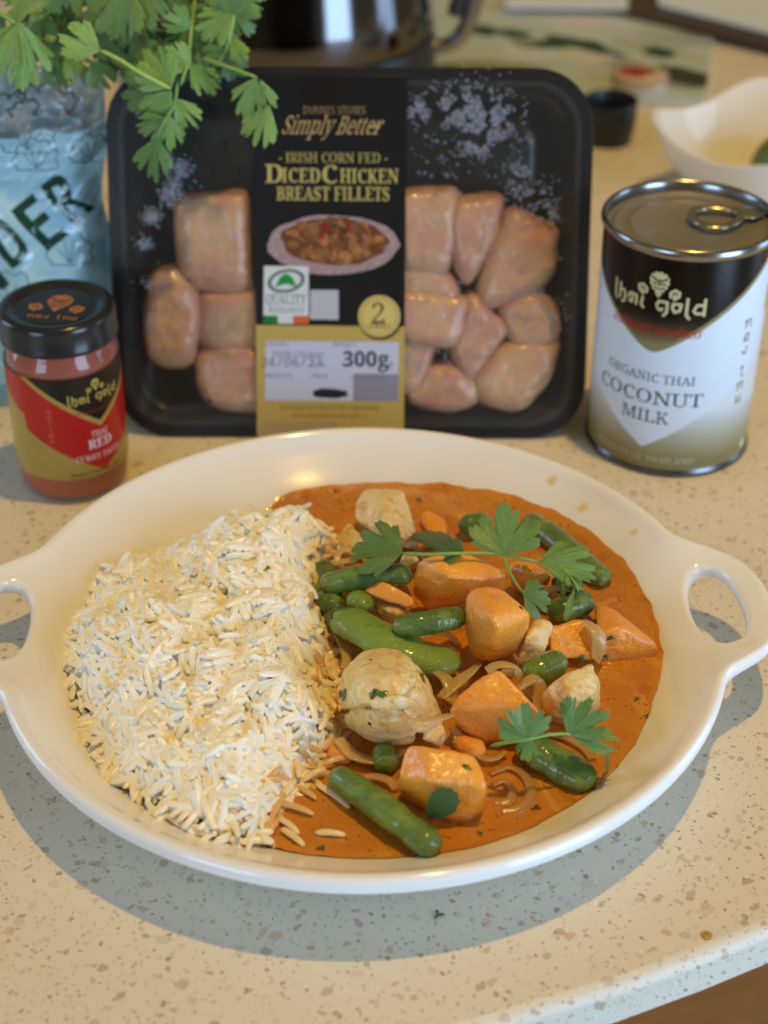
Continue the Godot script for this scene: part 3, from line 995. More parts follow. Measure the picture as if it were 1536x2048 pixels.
	var ch := [
		["largest round chicken piece beside the rice, with a folded flap", [
			[Vector3(8, 42.5, 31.4), Vector3(13.7, 43.5, 34.6), Vector3(18.1, 42.5, 40.5), Vector3(19.1, 45.5, 53.6), Vector3(12.3, 48.5, 67.2), Vector3(1.6, 43.5, 65.1), Vector3(-7.3, 31.5, 52), Vector3(-8.7, 34.5, 44.2), Vector3(-6.7, 37.5, 39.6), Vector3(-3.1, 40.5, 35.7), Vector3(1.3, 42.5, 33.6), Vector3(4.1, 50.5, 55.6), Vector3(10.7, 51.5, 56.8), Vector3(-1.7, 45.5, 59.8), Vector3(10.9, 20.5, 34.6)],
			[Vector3(17.1, 40.5, 37.5), Vector3(22.7, 37.5, 40.9), Vector3(27.1, 31.5, 52), Vector3(28.7, 28.5, 56), Vector3(20.8, 27.5, 60.9), Vector3(14.3, 32.5, 64.4), Vector3(12.3, 42.5, 62.8), Vector3(18.8, 43.5, 56.4), Vector3(23, 20.5, 45.3), Vector3(12.6, 24.5, 39.3)],
			[Vector3(-4.4, 34.5, 55.9), Vector3(5.7, 42.5, 63.2), Vector3(14.8, 42.5, 65.3), Vector3(18.6, 36.5, 66), Vector3(18.8, 23.5, 59.9), Vector3(13.6, 21.5, 60.2), Vector3(8.1, 21.5, 59.9), Vector3(2.2, 22.5, 58.7), Vector3(-3.1, 24.5, 55.8), Vector3(-6.6, 27.5, 53), Vector3(7.3, 39.5, 69.3), Vector3(9.1, 18.5, 40.3)],
			[Vector3(1.6, 45.5, 63.2), Vector3(12.3, 50.5, 66.6), Vector3(19.3, 45.5, 62.8), Vector3(20.3, 42.5, 63.4), Vector3(12.3, 43.5, 67.4), Vector3(3.3, 43.5, 66.4), Vector3(12.4, 40.5, 60.5)],
			[Vector3(22.9, 29.5, 57.1), Vector3(29, 28.5, 57), Vector3(29.6, 26.5, 59.8), Vector3(28.3, 23.5, 61), Vector3(20, 25.5, 61.6), Vector3(24.5, 20.5, 53.1)]], 1.8, 0.9],
		["tall pale chicken piece at the top with a leaf on its foot", [[Vector3(-1, 33.5, -80.3), Vector3(3.6, 34.5, -80.5), Vector3(15.9, 34.5, -78.6), Vector3(15.8, 35.5, -69.2), Vector3(19.4, 32.5, -57.4), Vector3(21.8, 24.5, -50.7), Vector3(11.2, 28.5, -45.9), Vector3(-5.4, 28.5, -64.8), Vector3(-5, 30.5, -73.6), Vector3(-3.4, 32.5, -78.2), Vector3(7.8, 41.5, -56.9), Vector3(9.7, 38.5, -44.1), Vector3(5.7, 16.5, -82.8), Vector3(17.8, 16.5, -68.5)], [Vector3(-6.2, 26.5, -66.7), Vector3(-0.1, 29.5, -55.4), Vector3(1.8, 24.5, -47.2), Vector3(-8, 20.5, -50.1), Vector3(-15.1, 20.5, -58), Vector3(-13.7, 23.5, -60.6), Vector3(-6.3, 16.5, -65.2)]], 2.6, 1.3],
		["golden chicken wedge at the right beside the onion petals", [[Vector3(81, 34.5, 29.4), Vector3(82.5, 29.5, 42.6), Vector3(84.1, 18.5, 37), Vector3(82.8, 16.5, 39.7), Vector3(74.6, 16.5, 44.6), Vector3(64.8, 17.5, 42.8), Vector3(63, 23.5, 43.6), Vector3(61.3, 31.5, 43.1), Vector3(64.7, 36.5, 43.3), Vector3(71.1, 38.5, 39.3), Vector3(70.5, 39.5, 53.4), Vector3(63.9, 29.5, 48.2), Vector3(73.6, 23.5, 49.2), Vector3(75.5, 14.5, 25.5)]], 2.0, 1.1],
		["narrow chicken strip leaning on the tall sweet potato chunk", [[Vector3(61.9, 35.5, 6), Vector3(69.2, 34.5, 8), Vector3(67.3, 33.5, 11.3), Vector3(66.8, 30.5, 15), Vector3(64.8, 27.5, 17.6), Vector3(57.5, 22.5, 19.8), Vector3(55.2, 25.5, 18.1), Vector3(59.2, 34.5, 16.8), Vector3(63.7, 20.5, 1.4)]], 1.6, 1.0],
		["small chicken scrap under the torn sweet potato strip", [[Vector3(3.5, 26.5, -14.7), Vector3(8.5, 27.5, -13.6), Vector3(18.3, 26.5, -7.5), Vector3(15.9, 23.5, -6), Vector3(10.3, 22.5, -6.1), Vector3(4.8, 23.5, -10.9), Vector3(11.2, 29.5, -4), Vector3(11.3, 18.5, -16.7)]], 1.5, 1.0],
		["pale nugget of chicken left of the big upper sweet potato chunk", [[Vector3(16.4, 38.5, -30.9), Vector3(21.1, 37.5, -27.7), Vector3(20.5, 34.5, -26.1), Vector3(17.5, 30.5, -28.3), Vector3(12.4, 31.5, -30.2), Vector3(13.4, 34.5, -31.6), Vector3(16.9, 26.5, -39.3)]], 2.0, 0.8],
		["tiny cooked scrap touching the rice under the top leaf", [[Vector3(-15.5, 25.5, -55.4), Vector3(-13, 26.5, -56), Vector3(-10, 26.5, -53.2), Vector3(-11.6, 23.5, -53.1), Vector3(-14.4, 22.5, -54.8), Vector3(-12.7, 18.5, -63.2)]], 1.6, 0.8]]
	for s in ch: settle("chicken_piece", lump(s[1], s[2], s[3] * 0.7 + 0.1, 0.15, 0.85, hen, Vector3(0.75, 1.2, 1.2), 0.12), mats.chicken, s[0], "chicken", CG)

	# beans: a tube with a seam; a = colour, centre line, radii, squeeze
	var bd := lin(0.065, 0.14, 0.03)
	var bm := lin(0.11, 0.2, 0.03)
	var bl := lin(0.2, 0.33, 0.05)
	var beans := [
		["long green bean lying across the front sauce towards the rim", bm, [Vector3(-9.6, 23.5, 75.6), Vector3(0.7, 24.5, 85.9), Vector3(12, 24.5, 97.5), Vector3(19.1, 23.5, 104.1), Vector3(25, 24, 110.3)], 5.1, 1.0],
		["green bean under the lower sprig reaching the plate rim", bm.lerp(bd, 0.4), [Vector3(53.1, 23.5, 59.2), Vector3(61.1, 23.5, 65.7), Vector3(69.1, 21.5, 70.7), Vector3(77.8, 21.5, 77.3)], 6.4, 0.85],
		["dark shiny bean lying under the upper left leaf", bd, [Vector3(-16.4, 29.5, -20.5), Vector3(-5.5, 32.5, -20.1), Vector3(5.8, 33.5, -20.9), Vector3(18.2, 32.5, -23.1)], 4.9, 1.0],
		["broad bright green pod in the middle of the curry", bl, [Vector3(-9.8, 28.5, -4), Vector3(-1.2, 30.5, 6.4), Vector3(11.1, 30.5, 16.8), Vector3(23.5, 27.5, 20.6), Vector3(35.2, 25.5, 19.4)], 8.2, 0.62],
		["short dark bean resting on the broad pod", bd.lerp(bm, 0.4), [Vector3(11.1, 35.5, 12.8), Vector3(18.2, 38.5, 14.9), Vector3(27.1, 39.5, 13.7), Vector3(36.6, 38.5, 9.3)], 4.4, 1.0],
		["stubby green bean between the chicken strip and the golden wedge", bm.lerp(bd, 0.3), [Vector3(55.6, 27.5, 33), Vector3(62.9, 29.5, 28.9), Vector3(72.3, 30.5, 23.6)], 5.4, 1.0],
		["pale green pod piece between the dark shiny bean and the broad pod", bl, [Vector3(-5.5, 27.5, -15.6), Vector3(-1.3, 28.5, -11.8), Vector3(3.5, 26.5, -8.9)], 4.6, 0.8],
		["flat dark pod piece against the rice beside the broad pod", bd.lerp(bm, 0.3), [Vector3(-15.9, 23.5, -22.8), Vector3(-12.3, 25.5, -15.8), Vector3(-9.3, 23.5, -11.6)], 6.0, 0.6],
		["bean piece showing between the upper sprig and the far right chunk", bd, [Vector3(72.1, 25.5, -29.5), Vector3(77.4, 26.5, -25.5), Vector3(82.6, 25.5, -23)], 4.6, 0.9],
		["short cut bean left of the big upright leaf", bm.lerp(bd, 0.5), [Vector3(37.5, 22.5, -68.8), Vector3(42.9, 24.5, -69.1), Vector3(51, 24.5, -70.8)], 4.6, 0.9],
		["long pod passing under the right leaf of the upper sprig", bm.lerp(bd, 0.5), [Vector3(64.3, 20.5, -77.9), Vector3(73, 21.5, -67.1), Vector3(82.6, 21.5, -52.3), Vector3(89.2, 21.5, -40.6), Vector3(94.8, 21.5, -35.3)], 5.6, 0.8],
		["dark bean end below the upper sprig near the far right chunk", bd, [Vector3(68.2, 24.5, -10.9), Vector3(76.7, 25.5, -12.5), Vector3(85.8, 25.5, -18)], 5.0, 1.0],
		["small round bean end behind the front sweet potato cube", bm, [Vector3(7.6, 21.5, 60.4), Vector3(8.3, 21.5, 67.8), Vector3(8.6, 20.5, 71.6)], 4.6, 1.0],
		["dark bean half hidden by the rice edge", bd, [Vector3(-16, 23.5, -42.8), Vector3(-14.2, 23.5, -29.1), Vector3(-11.6, 22.5, -16.3), Vector3(-7.3, 21.5, -3.3)], 5.4, 0.8]]
	for s in beans:
		var pts := curve(s[2], 44)
		var rad := []
		for k in 44:
			var t := k / 43.0
			var e: float = minf(t, 1.0 - t) * (pts[43] - pts[0]).length()
			rad.append(s[3] * (0.76 + 0.24 * sin(PI * (0.12 + 0.7 * t))) * (0.1 + 0.9 * sqrt(clampf(1.0 - pow(1.0 - minf(e / (s[3] * 0.95), 1.0), 2.0), 0.0, 1.0))) * (1.0 + 0.015 * sin(t * 21.0 + s[3] * 9.0) + 0.06 * noise.get_noise_1d(t * 4.0 + s[3] * 31.0)))
		var b := MB.new()
		var col: Color = s[1]
		var cf := func(p: Vector3, n: Vector3) -> Color:
			var c := col.lerp(bl, clampf(noise.get_noise_3dv(p * 0.09) * 1.1 + 0.2, 0.0, 0.7))
			if noise2.get_noise_3dv(p * 0.21) > 0.4: c = c.lerp(lin(0.03, 0.075, 0.02), 0.45)
			return c
		tube(b, pts, rad, 22, s[4], Vector3.UP, cf)
		for q in b.v.size():
			var w: Vector3 = b.v[q]
			b.v[q] = w + b.n[q] * (0.3 * noise.get_noise_3dv(w * 0.11) + 0.2 * noise2.get_noise_3dv(w * 0.45) - 0.3 * pow(1.0 - absf(noise.get_noise_3d(w.x * 0.2, w.y * 0.2 + 50.0, w.z * 0.2)), 14.0))
		var flat_n := b.n.duplicate()
		b.renormal()
		for q in b.n.size():
			if b.n[q].dot(flat_n[q]) < 0.0: b.n[q] = flat_n[q]
		var mesh := b.done()
		var o := settle("green_bean", mesh, mats.bean, s[0], "green bean", "green beans in the curry")
		var off: Vector3 = (o.position - PC) / MM
		if s[3] > 5.0 and s[4] > 0.79:      # the seam along the pod
			var q := []
			var sr := []
			for k in range(2, 42):
				var d: Vector3 = (pts[k + 1] - pts[k - 1]).normalized()
				var sd := d.cross(Vector3.UP).normalized()
				q.append(pts[k] + (sd * 0.62 + Vector3.UP * 0.72 * s[4]) * rad[k] * 1.0 - off)
				sr.append(0.4 if k > 5 and k < 38 else 0.2)
			var sb := MB.new()
			tube(sb, q, sr, 6, 0.8, Vector3.UP, func(p, n): return lin(0.17, 0.2, 0.06))
			obj("seam", sb.done(), mats.bean, o)
		var centre: Array = pts
		var rr: float = s[3]
		var fl: float = s[4]
		solids.append(func(p: Vector3) -> float:
			var m := 1e9
			for k in range(0, 44, 3): m = minf(m, ((p - centre[k]) * Vector3(1, 1.0 / fl, 1)).length() - rr)
			return m * 0.8)

	# onions: curved bands of translucent flesh
	var onions := [
		["straight onion strip left of the pointed sweet potato chunk", [Vector3(27.5, 24.5, 37.8), Vector3(31.1, 26.5, 34.3), Vector3(35.6, 27.5, 29.6), Vector3(40.9, 26.5, 22.3)], 4.2],
		["curled onion petal between the tall and pointed sweet potato chunks", [Vector3(43.2, 33.5, 33.6), Vector3(46.6, 35.5, 33), Vector3(50.9, 36.5, 34), Vector3(54.4, 34.5, 34.3), Vector3(55, 30.5, 35.5)], 4.6],
		["onion petal against the stubby bean", [Vector3(54.6, 30.5, 39.2), Vector3(57.6, 33.5, 38.6), Vector3(60.4, 33.5, 37.5), Vector3(61.8, 30.5, 39.8), Vector3(61.1, 24.5, 42.9)], 4.2],
		["long onion band curving under the pointed sweet potato chunk", [Vector3(31.7, 23.5, 51.9), Vector3(34.6, 21.5, 56.8), Vector3(38.7, 20.5, 60.8), Vector3(43.6, 20, 63.7), Vector3(48.9, 20, 60.3)], 3.8],
		["outer onion ring sunk in the sauce right of the front cube", [Vector3(43.3, 19.1, 70.4), Vector3(49.4, 19.3, 67), Vector3(55, 19.3, 70.7), Vector3(56.9, 19.3, 79.1), Vector3(53.1, 19.1, 86.3), Vector3(46.4, 18.9, 88.4)], 2.6],
		["inner onion ring sunk in the sauce right of the front cube", [Vector3(43.5, 19.1, 75.9), Vector3(48.1, 19.3, 73.8), Vector3(50.7, 19.3, 77.8), Vector3(49.1, 19.3, 83.7), Vector3(44.2, 19, 84.3)], 2.2],
		["onion band under the largest chicken piece", [Vector3(-7.3, 24.5, 59.3), Vector3(-2.5, 22.5, 64.6), Vector3(4.2, 21.5, 66.5), Vector3(10.6, 21.5, 65.4), Vector3(13.4, 21.5, 61.7)], 4.2],
		["short onion strip stuck on the side of the largest chicken piece", [Vector3(15.9, 41.5, 69.1), Vector3(20.5, 41.5, 69.2), Vector3(25.6, 38.5, 64.3), Vector3(30.3, 35.5, 59.4)], 3.4],
		["pale onion petal at the edge of the flat right piece", [Vector3(80.5, 32.5, 4.4), Vector3(84.2, 32.5, 9.1), Vector3(85.3, 29.5, 12.2), Vector3(83.9, 23.5, 15.7)], 4.0],
		["broad onion leaf in front of the big upper sweet potato chunk", [Vector3(21.2, 27.5, 6.3), Vector3(26.6, 29.5, 7.1), Vector3(31.9, 29.5, 9.5), Vector3(35, 26.5, 11.5)], 5.0],
		["onion band between the largest chicken piece and the straight strip", [Vector3(25.5, 27.5, 26.7), Vector3(29.4, 27.5, 30.1), Vector3(31.6, 25.5, 34.8), Vector3(30.9, 23.5, 39.6)], 3.6],
		["onion petal leaning on the narrow chicken strip", [Vector3(49.7, 29.5, 28.8), Vector3(54.7, 30.5, 32), Vector3(58.1, 28.5, 34.2), Vector3(58.4, 25.5, 37.7)], 4.4],
		["onion curl behind the dark shiny bean", [Vector3(-12.1, 26.5, -43.9), Vector3(-7.9, 27.5, -47.1), Vector3(-3, 26.5, -46.5), Vector3(0.9, 25.5, -42.5)], 3.2],
		["onion band beside the bean end under the upper sprig", [Vector3(68, 26.5, -21.8), Vector3(73.4, 27.5, -23), Vector3(79.4, 26.5, -22.4), Vector3(83.6, 24.5, -21.2)], 3.6],
		["onion strand in the sauce left of the front cube", [Vector3(-1.1, 20, 74.6), Vector3(3.9, 20.5, 73.2), Vector3(9.7, 20.5, 75.2), Vector3(12.2, 19.5, 78.9)], 3.0],
		["onion strand in the sauce right of the golden chicken wedge", [Vector3(64.2, 19.5, 50.2), Vector3(70.9, 19.5, 52.3), Vector3(76.5, 19.3, 57.2), Vector3(78.8, 19.1, 63.3)], 3.2],
		["onion shred beside the rice under the broad pod", [Vector3(-10.5, 23.5, -0.8), Vector3(-7, 24.5, 8.6), Vector3(-5.7, 23.5, 15.4), Vector3(-6.9, 22.5, 20.4)], 2.6],
		["thin onion shred under the dark shiny bean", [Vector3(-12.4, 26.5, -38), Vector3(-7.7, 27.5, -39.2), Vector3(-3.5, 26.5, -41.8)], 2.6]]
	for s in onions:
		var pts := curve(s[1], 18)
		var b := MB.new()
		var rows := []
		for k in 18:
			var t := k / 17.0
			var d: Vector3 = (pts[mini(k + 1, 17)] - pts[maxi(k - 1, 0)]).normalized()
			var sd := d.cross(Vector3.UP).normalized()
			var wv: float = s[2] * 1.6 * (0.35 + 0.65 * pow(sin(PI * clampf(t * 0.86 + 0.07, 0.0, 1.0)), 0.5))
			var lean := 0.5 + 0.25 * sin(t * 3.0 + s[2])
			var across := (sd * cos(lean) + Vector3.UP * sin(lean)).normalized()
			var nn := across.cross(d).normalized()
			if nn.y < 0.0: nn = -nn
			var row := []
			for j in 10:      # a lens shaped section
				var a := TAU * j / 9.0
				var p: Vector3 = pts[k] + across * cos(a) * wv * 0.5 + nn * (sin(a) * 0.75 - 0.5 * cos(a) * cos(a))
				var st := 0.5 + 0.5 * sin(cos(a) * 9.0)
				row.append(b.add(p, (across * cos(a) * 0.35 + nn * sin(a)).normalized(), Vector2.ZERO, lin(0.80, 0.60, 0.26).lerp(lin(0.70, 0.44, 0.13), st * 0.6).lerp(lin(0.52, 0.17, 0.025), smoothstep(22.5, 19.0, p.y) * 0.55)))
			rows.append(row)
		for k in 17:
			for j in 9: b.quad(rows[k][j], rows[k][j + 1], rows[k + 1][j + 1], rows[k + 1][j])
		settle("onion_slice", b.done(), mats.onion, s[0], "onion", "onion slices in the curry")

# ------------------------------------------------------------------ rice
func grain(seedv: int) -> ArrayMesh:
	rng.seed = seedv
	var b := MB.new()
	var L := rng.randf_range(8.2, 12.2)
	var bend := rng.randf_range(0.3, 2.6)
	var r := rng.randf_range(0.98, 1.2)
	var pts := []
	var rad := []
	for k in 9:
		var t: float = [0.0, 0.025, 0.09, 0.25, 0.5, 0.75, 0.91, 0.975, 1.0][k]
		var x := (t - 0.5) * L
		pts.append(Vector3(x, bend * (0.25 - (t - 0.5) * (t - 0.5)) * 2.0, 0.0))
		rad.append(r * [0.03, 0.52, 0.84, 1.0, 1.04, 0.98, 0.82, 0.5, 0.03][k])
	tube(b, pts, rad, 8, 0.9, Vector3.BACK)
	for k in b.n.size(): b.n[k] = (b.n[k] * 0.55 + Vector3.UP * 0.45).normalized()      # soft, waxy flesh
	return b.done()

func rice() -> void:
	var outline := []
	for p in [Vector3(-47.2, 18.5, 103), Vector3(-64.5, 17.5, 91.4), Vector3(-78.4, 16.5, 77.9), Vector3(-89.8, 16.2, 55), Vector3(-99.1, 15.2, 30.2), Vector3(-104.2, 15.9, 11.6), Vector3(-105, 16, -2.8), Vector3(-102.7, 15.7, -19.7), Vector3(-101.6, 17.2, -33.6), Vector3(-93.6, 17.5, -47.7), Vector3(-79.7, 21.5, -58.9), Vector3(-66, 27.5, -65.8), Vector3(-56.2, 30.5, -70.9), Vector3(-39.3, 32.5, -74.2), Vector3(-26.3, 30.5, -74.1), Vector3(-15.2, 26.5, -66.8), Vector3(-10, 25.5, -56), Vector3(-16.6, 25.5, -42.7), Vector3(-16.6, 23.5, -19.7), Vector3(-12.3, 21.5, 4.9), Vector3(-11.8, 21.5, 27.5), Vector3(-6.9, 20.5, 42.5), Vector3(-8.8, 19.5, 57.3), Vector3(-15.4, 18.5, 69.3), Vector3(-25.8, 18.5, 82.3), Vector3(-32.1, 18, 102.6)]:
		outline.append(Vector2(p.x, p.z))
	var N := 76
	var st := 2.0
	var x0 := -112.0
	var z0 := -92.0
	var hf := PackedFloat32Array()
	hf.resize(N * N * 2)
	hf.fill(-1.0)
	var nz := 104
	hf.resize(N * nz)
	for j in nz:
		for i in N:
			var p := Vector2(x0 + i * st, z0 + j * st)
			var d := -poly_dist(outline, p)
			if d <= 0.0:
				hf[j * N + i] = -1.0
				continue
			var back := smoothstep(-48.0, -70.0, p.x) * smoothstep(20.0, -30.0, p.y)
			var top := 27.0 - 11.0 * back - 5.0 * smoothstep(25.0, 75.0, p.y) + 4.0 * noise.get_noise_2d(p.x * 0.03 + 9.0, p.y * 0.03)
			var q := clampf(d / 30.0, 0.0, 1.0)
			var h := top * pow(1.0 - (1.0 - q) * (1.0 - q), 0.62) * (1.0 + 0.25 * noise.get_noise_2d(p.x * 0.045, p.y * 0.045)) + 4.2 * noise.get_noise_2d(p.x * 0.10 + 30, p.y * 0.11) * q
			hf[j * N + i] = maxf(plate_y(p.length()), 11.5) + maxf(h, 0.4)
	var H := func(x: float, z: float) -> float:
		var fx := clampf((x - x0) / st, 0.0, N - 1.01)
		var fz := clampf((z - z0) / st, 0.0, nz - 1.01)
		var i := int(fx)
		var j := int(fz)
		var o := j * N + i
		if hf[o] < 0.0 or hf[o + 1] < 0.0 or hf[o + N] < 0.0 or hf[o + N + 1] < 0.0: return maxf(maxf(hf[o], hf[o + 1]), maxf(hf[o + N], hf[o + N + 1]))
		return lerpf(lerpf(hf[o], hf[o + 1], fx - i), lerpf(hf[o + N], hf[o + N + 1], fx - i), fz - j)
	var base := Vector3(-52, 12, 5)
	var t := thing("rice_mound", "heap of loose white long grain rice on the left half of the plate", "rice", PC + base * MM)
	# the packed inside of the heap
	var cb := MB.new()
	var ids := PackedInt32Array()
	ids.resize(N * nz)
	ids.fill(-1)
	for j in nz:
		for i in N:
			if hf[j * N + i] < 0.0: continue
			var x := x0 + i * st
			var z := z0 + j * st
			var nn := Vector3(H.call(x - 2, z) - H.call(x + 2, z), 4.0, H.call(x, z - 2) - H.call(x, z + 2)).normalized()
			ids[j * N + i] = cb.add(Vector3(x, maxf(hf[j * N + i] - 0.55, plate_y(Vector2(x, z).length()) + 0.1), z) - base, nn, Vector2.ZERO, lin(0.93, 0.905, 0.78))
	for j in nz - 1:
		for i in N - 1:
			var o := j * N + i
			if ids[o] >= 0 and ids[o + 1] >= 0 and ids[o + N] >= 0 and ids[o + N + 1] >= 0: cb.quad(ids[o], ids[o + 1], ids[o + N + 1], ids[o + N])
	obj("packed_rice", cb.done(), mats.rice, t)
	var meshes := []
	for k in 7: meshes.append(grain(100 + k))
	rng.seed = 99
	var tones := [lin(0.95, 0.93, 0.81), lin(0.96, 0.95, 0.87), lin(0.95, 0.91, 0.73), lin(0.88, 0.74, 0.46), lin(0.76, 0.47, 0.20)]
	var gm := []
	for c in tones:
		var m: StandardMaterial3D = mats.rice.duplicate()
		m.vertex_color_use_as_albedo = false
		m.albedo_color = c.linear_to_srgb()
		gm.append(m)
	var list := []
	var eye := Vector3(0, 0.41298, 0)
	var tries := 0
	while list.size() < 4400 and tries < 40000:
		tries += 1
		var x := rng.randf_range(-112, 40)
		var z := rng.randf_range(-92, 114)
		var dd := -poly_dist(outline, Vector2(x, z))
		if dd < -2.5 or (dd < 2.0 and rng.randf() < 0.35): continue
		var h: float = H.call(x, z)
		if h < 0.0: h = maxf(plate_y(Vector2(x, z).length()), 16.5 if x > -42.0 else 0.0) + 1.0
		var nn := Vector3(H.call(x - 3, z) - H.call(x + 3, z), 6.0, H.call(x, z - 3) - H.call(x, z + 3))
		nn = Vector3(clampf(nn.x, -9, 9), 6.0, clampf(nn.z, -9, 9)).normalized() if dd > 2.0 else Vector3.UP
		var lay := (rng.randf_range(-0.8, 0.95) if rng.randf() < 0.9 else rng.randf_range(0.6, 1.9)) if dd > 1.0 else rng.randf_range(-0.4, 0.8)
		var yaw := rng.randf() * TAU
		var tilt := (rng.randf_range(-0.28, 0.28) if rng.randf() < 0.85 else rng.randf_range(-0.8, 0.8)) if dd > 3.0 else rng.randf_range(-0.2, 0.2)
		var ax := Vector3(cos(yaw), 0, sin(yaw))
		ax = (ax - nn * ax.dot(nn)).normalized()
		ax = (ax * cos(tilt) + nn * sin(tilt)).normalized()
		var up := (nn - ax * nn.dot(ax)).normalized()
		var bs := Basis(ax, up, ax.cross(up)) * Basis(Vector3.RIGHT, rng.randf_range(-0.8, 0.8))
		var p := Vector3(x, h, z) + nn * lay
		p.y = maxf(p.y, plate_y(Vector2(x, z).length()) + 1.0)
		var near_sauce := smoothstep(10.0, 1.0, dd) * smoothstep(-45.0, -15.0, x) * smoothstep(-70.0, -50.0, z)
		var mi := 4 if rng.randf() < near_sauce * 0.35 else (3 if rng.randf() < near_sauce * 0.6 else rng.randi_range(0, 2))
		var s := rng.randf_range(0.98, 1.2)
		var view := (PC + p * MM - eye)
		var score := s * ax.cross(view.normalized()).length() / view.length_squared() * (1.0 if lay > 0.1 else 0.3) * (1.0 if nn.dot(-view.normalized()) > 0.2 else 0.2) * rng.randf_range(0.8, 1.0)
		list.append([score, Transform3D(bs.scaled(Vector3.ONE * s), (p - base) * MM), rng.randi_range(0, 6), mi])
	# single grains strewn into the sauce at the front
	for q in [[Vector3(-21, 19.5, 77.5), Vector3(-14.2, 19.5, 83.4)], [Vector3(-27.2, 19.5, 85.6), Vector3(-15.6, 19.5, 90.3)], [Vector3(-25.6, 20.5, 84.4), Vector3(-30.6, 19.5, 99.3)], [Vector3(-26, 19.9, 92.9), Vector3(-19.3, 19.5, 99.3)], [Vector3(-17.7, 20, 74.5), Vector3(-12.8, 21, 71.9)], [Vector3(-13.5, 19.1, 77.1), Vector3(-4.3, 18.9, 85.7)], [Vector3(-14.6, 18.9, 98.3), Vector3(-4.1, 18.9, 99.3)], [Vector3(-24.2, 19.1, 97.8), Vector3(-18.4, 18.9, 103.2)], [Vector3(-21, 20.5, 76.2), Vector3(-27.5, 20.5, 79.7)], [Vector3(-11.2, 21.1, 68.4), Vector3(-6.2, 21.1, 66)], [Vector3(-33.3, 20.5, 93.5), Vector3(-36, 18.5, 102.7)], [Vector3(-39.3, 17.5, 102.1), Vector3(-32.9, 17.5, 103)], [Vector3(-29.6, 22.5, 84.1), Vector3(-33.3, 20.5, 93.5)]]:
		var mid: Vector3 = (q[0] + q[1]) / 2.0
		var ax: Vector3 = (q[1] - q[0]).normalized()
		var up := (Vector3.UP - ax * ax.y).normalized()
		var l: float = clampf((q[1] - q[0]).length() / 8.8, 0.85, 1.35)
		list.append([1e3, Transform3D(Basis(ax * l, up, ax.cross(up)), (mid - base) * MM), rng.randi_range(0, 6), 3 if rng.randf() < 0.6 else 4])
	list.sort_custom(func(a, b): return a[0] > b[0])
	for k in 300:
		var o := obj("rice_grain", meshes[list[k][2]], gm[list[k][3]], t)
		o.transform = list[k][1]
	var rb := MB.new()
	for k in range(300, list.size()):
		var src: ArrayMesh = meshes[list[k][2]]
		var ar := src.surface_get_arrays(0)
		var tf: Transform3D = list[k][1]
		var vs: PackedVector3Array = ar[Mesh.ARRAY_VERTEX]
		var ns: PackedVector3Array = ar[Mesh.ARRAY_NORMAL]
		var s0 := rb.v.size()
		for q in vs.size():
			rb.v.append(tf * vs[q])
			rb.n.append((tf.basis * ns[q]).normalized())
			rb.uv.append(Vector2.ZERO)
			rb.c.append(tones[list[k][3]])
		for q in ar[Mesh.ARRAY_INDEX]: rb.i.append(s0 + q)
	obj("loose_rice", rb.done(1.0), mats.rice, t).set_meta("kind", "stuff")

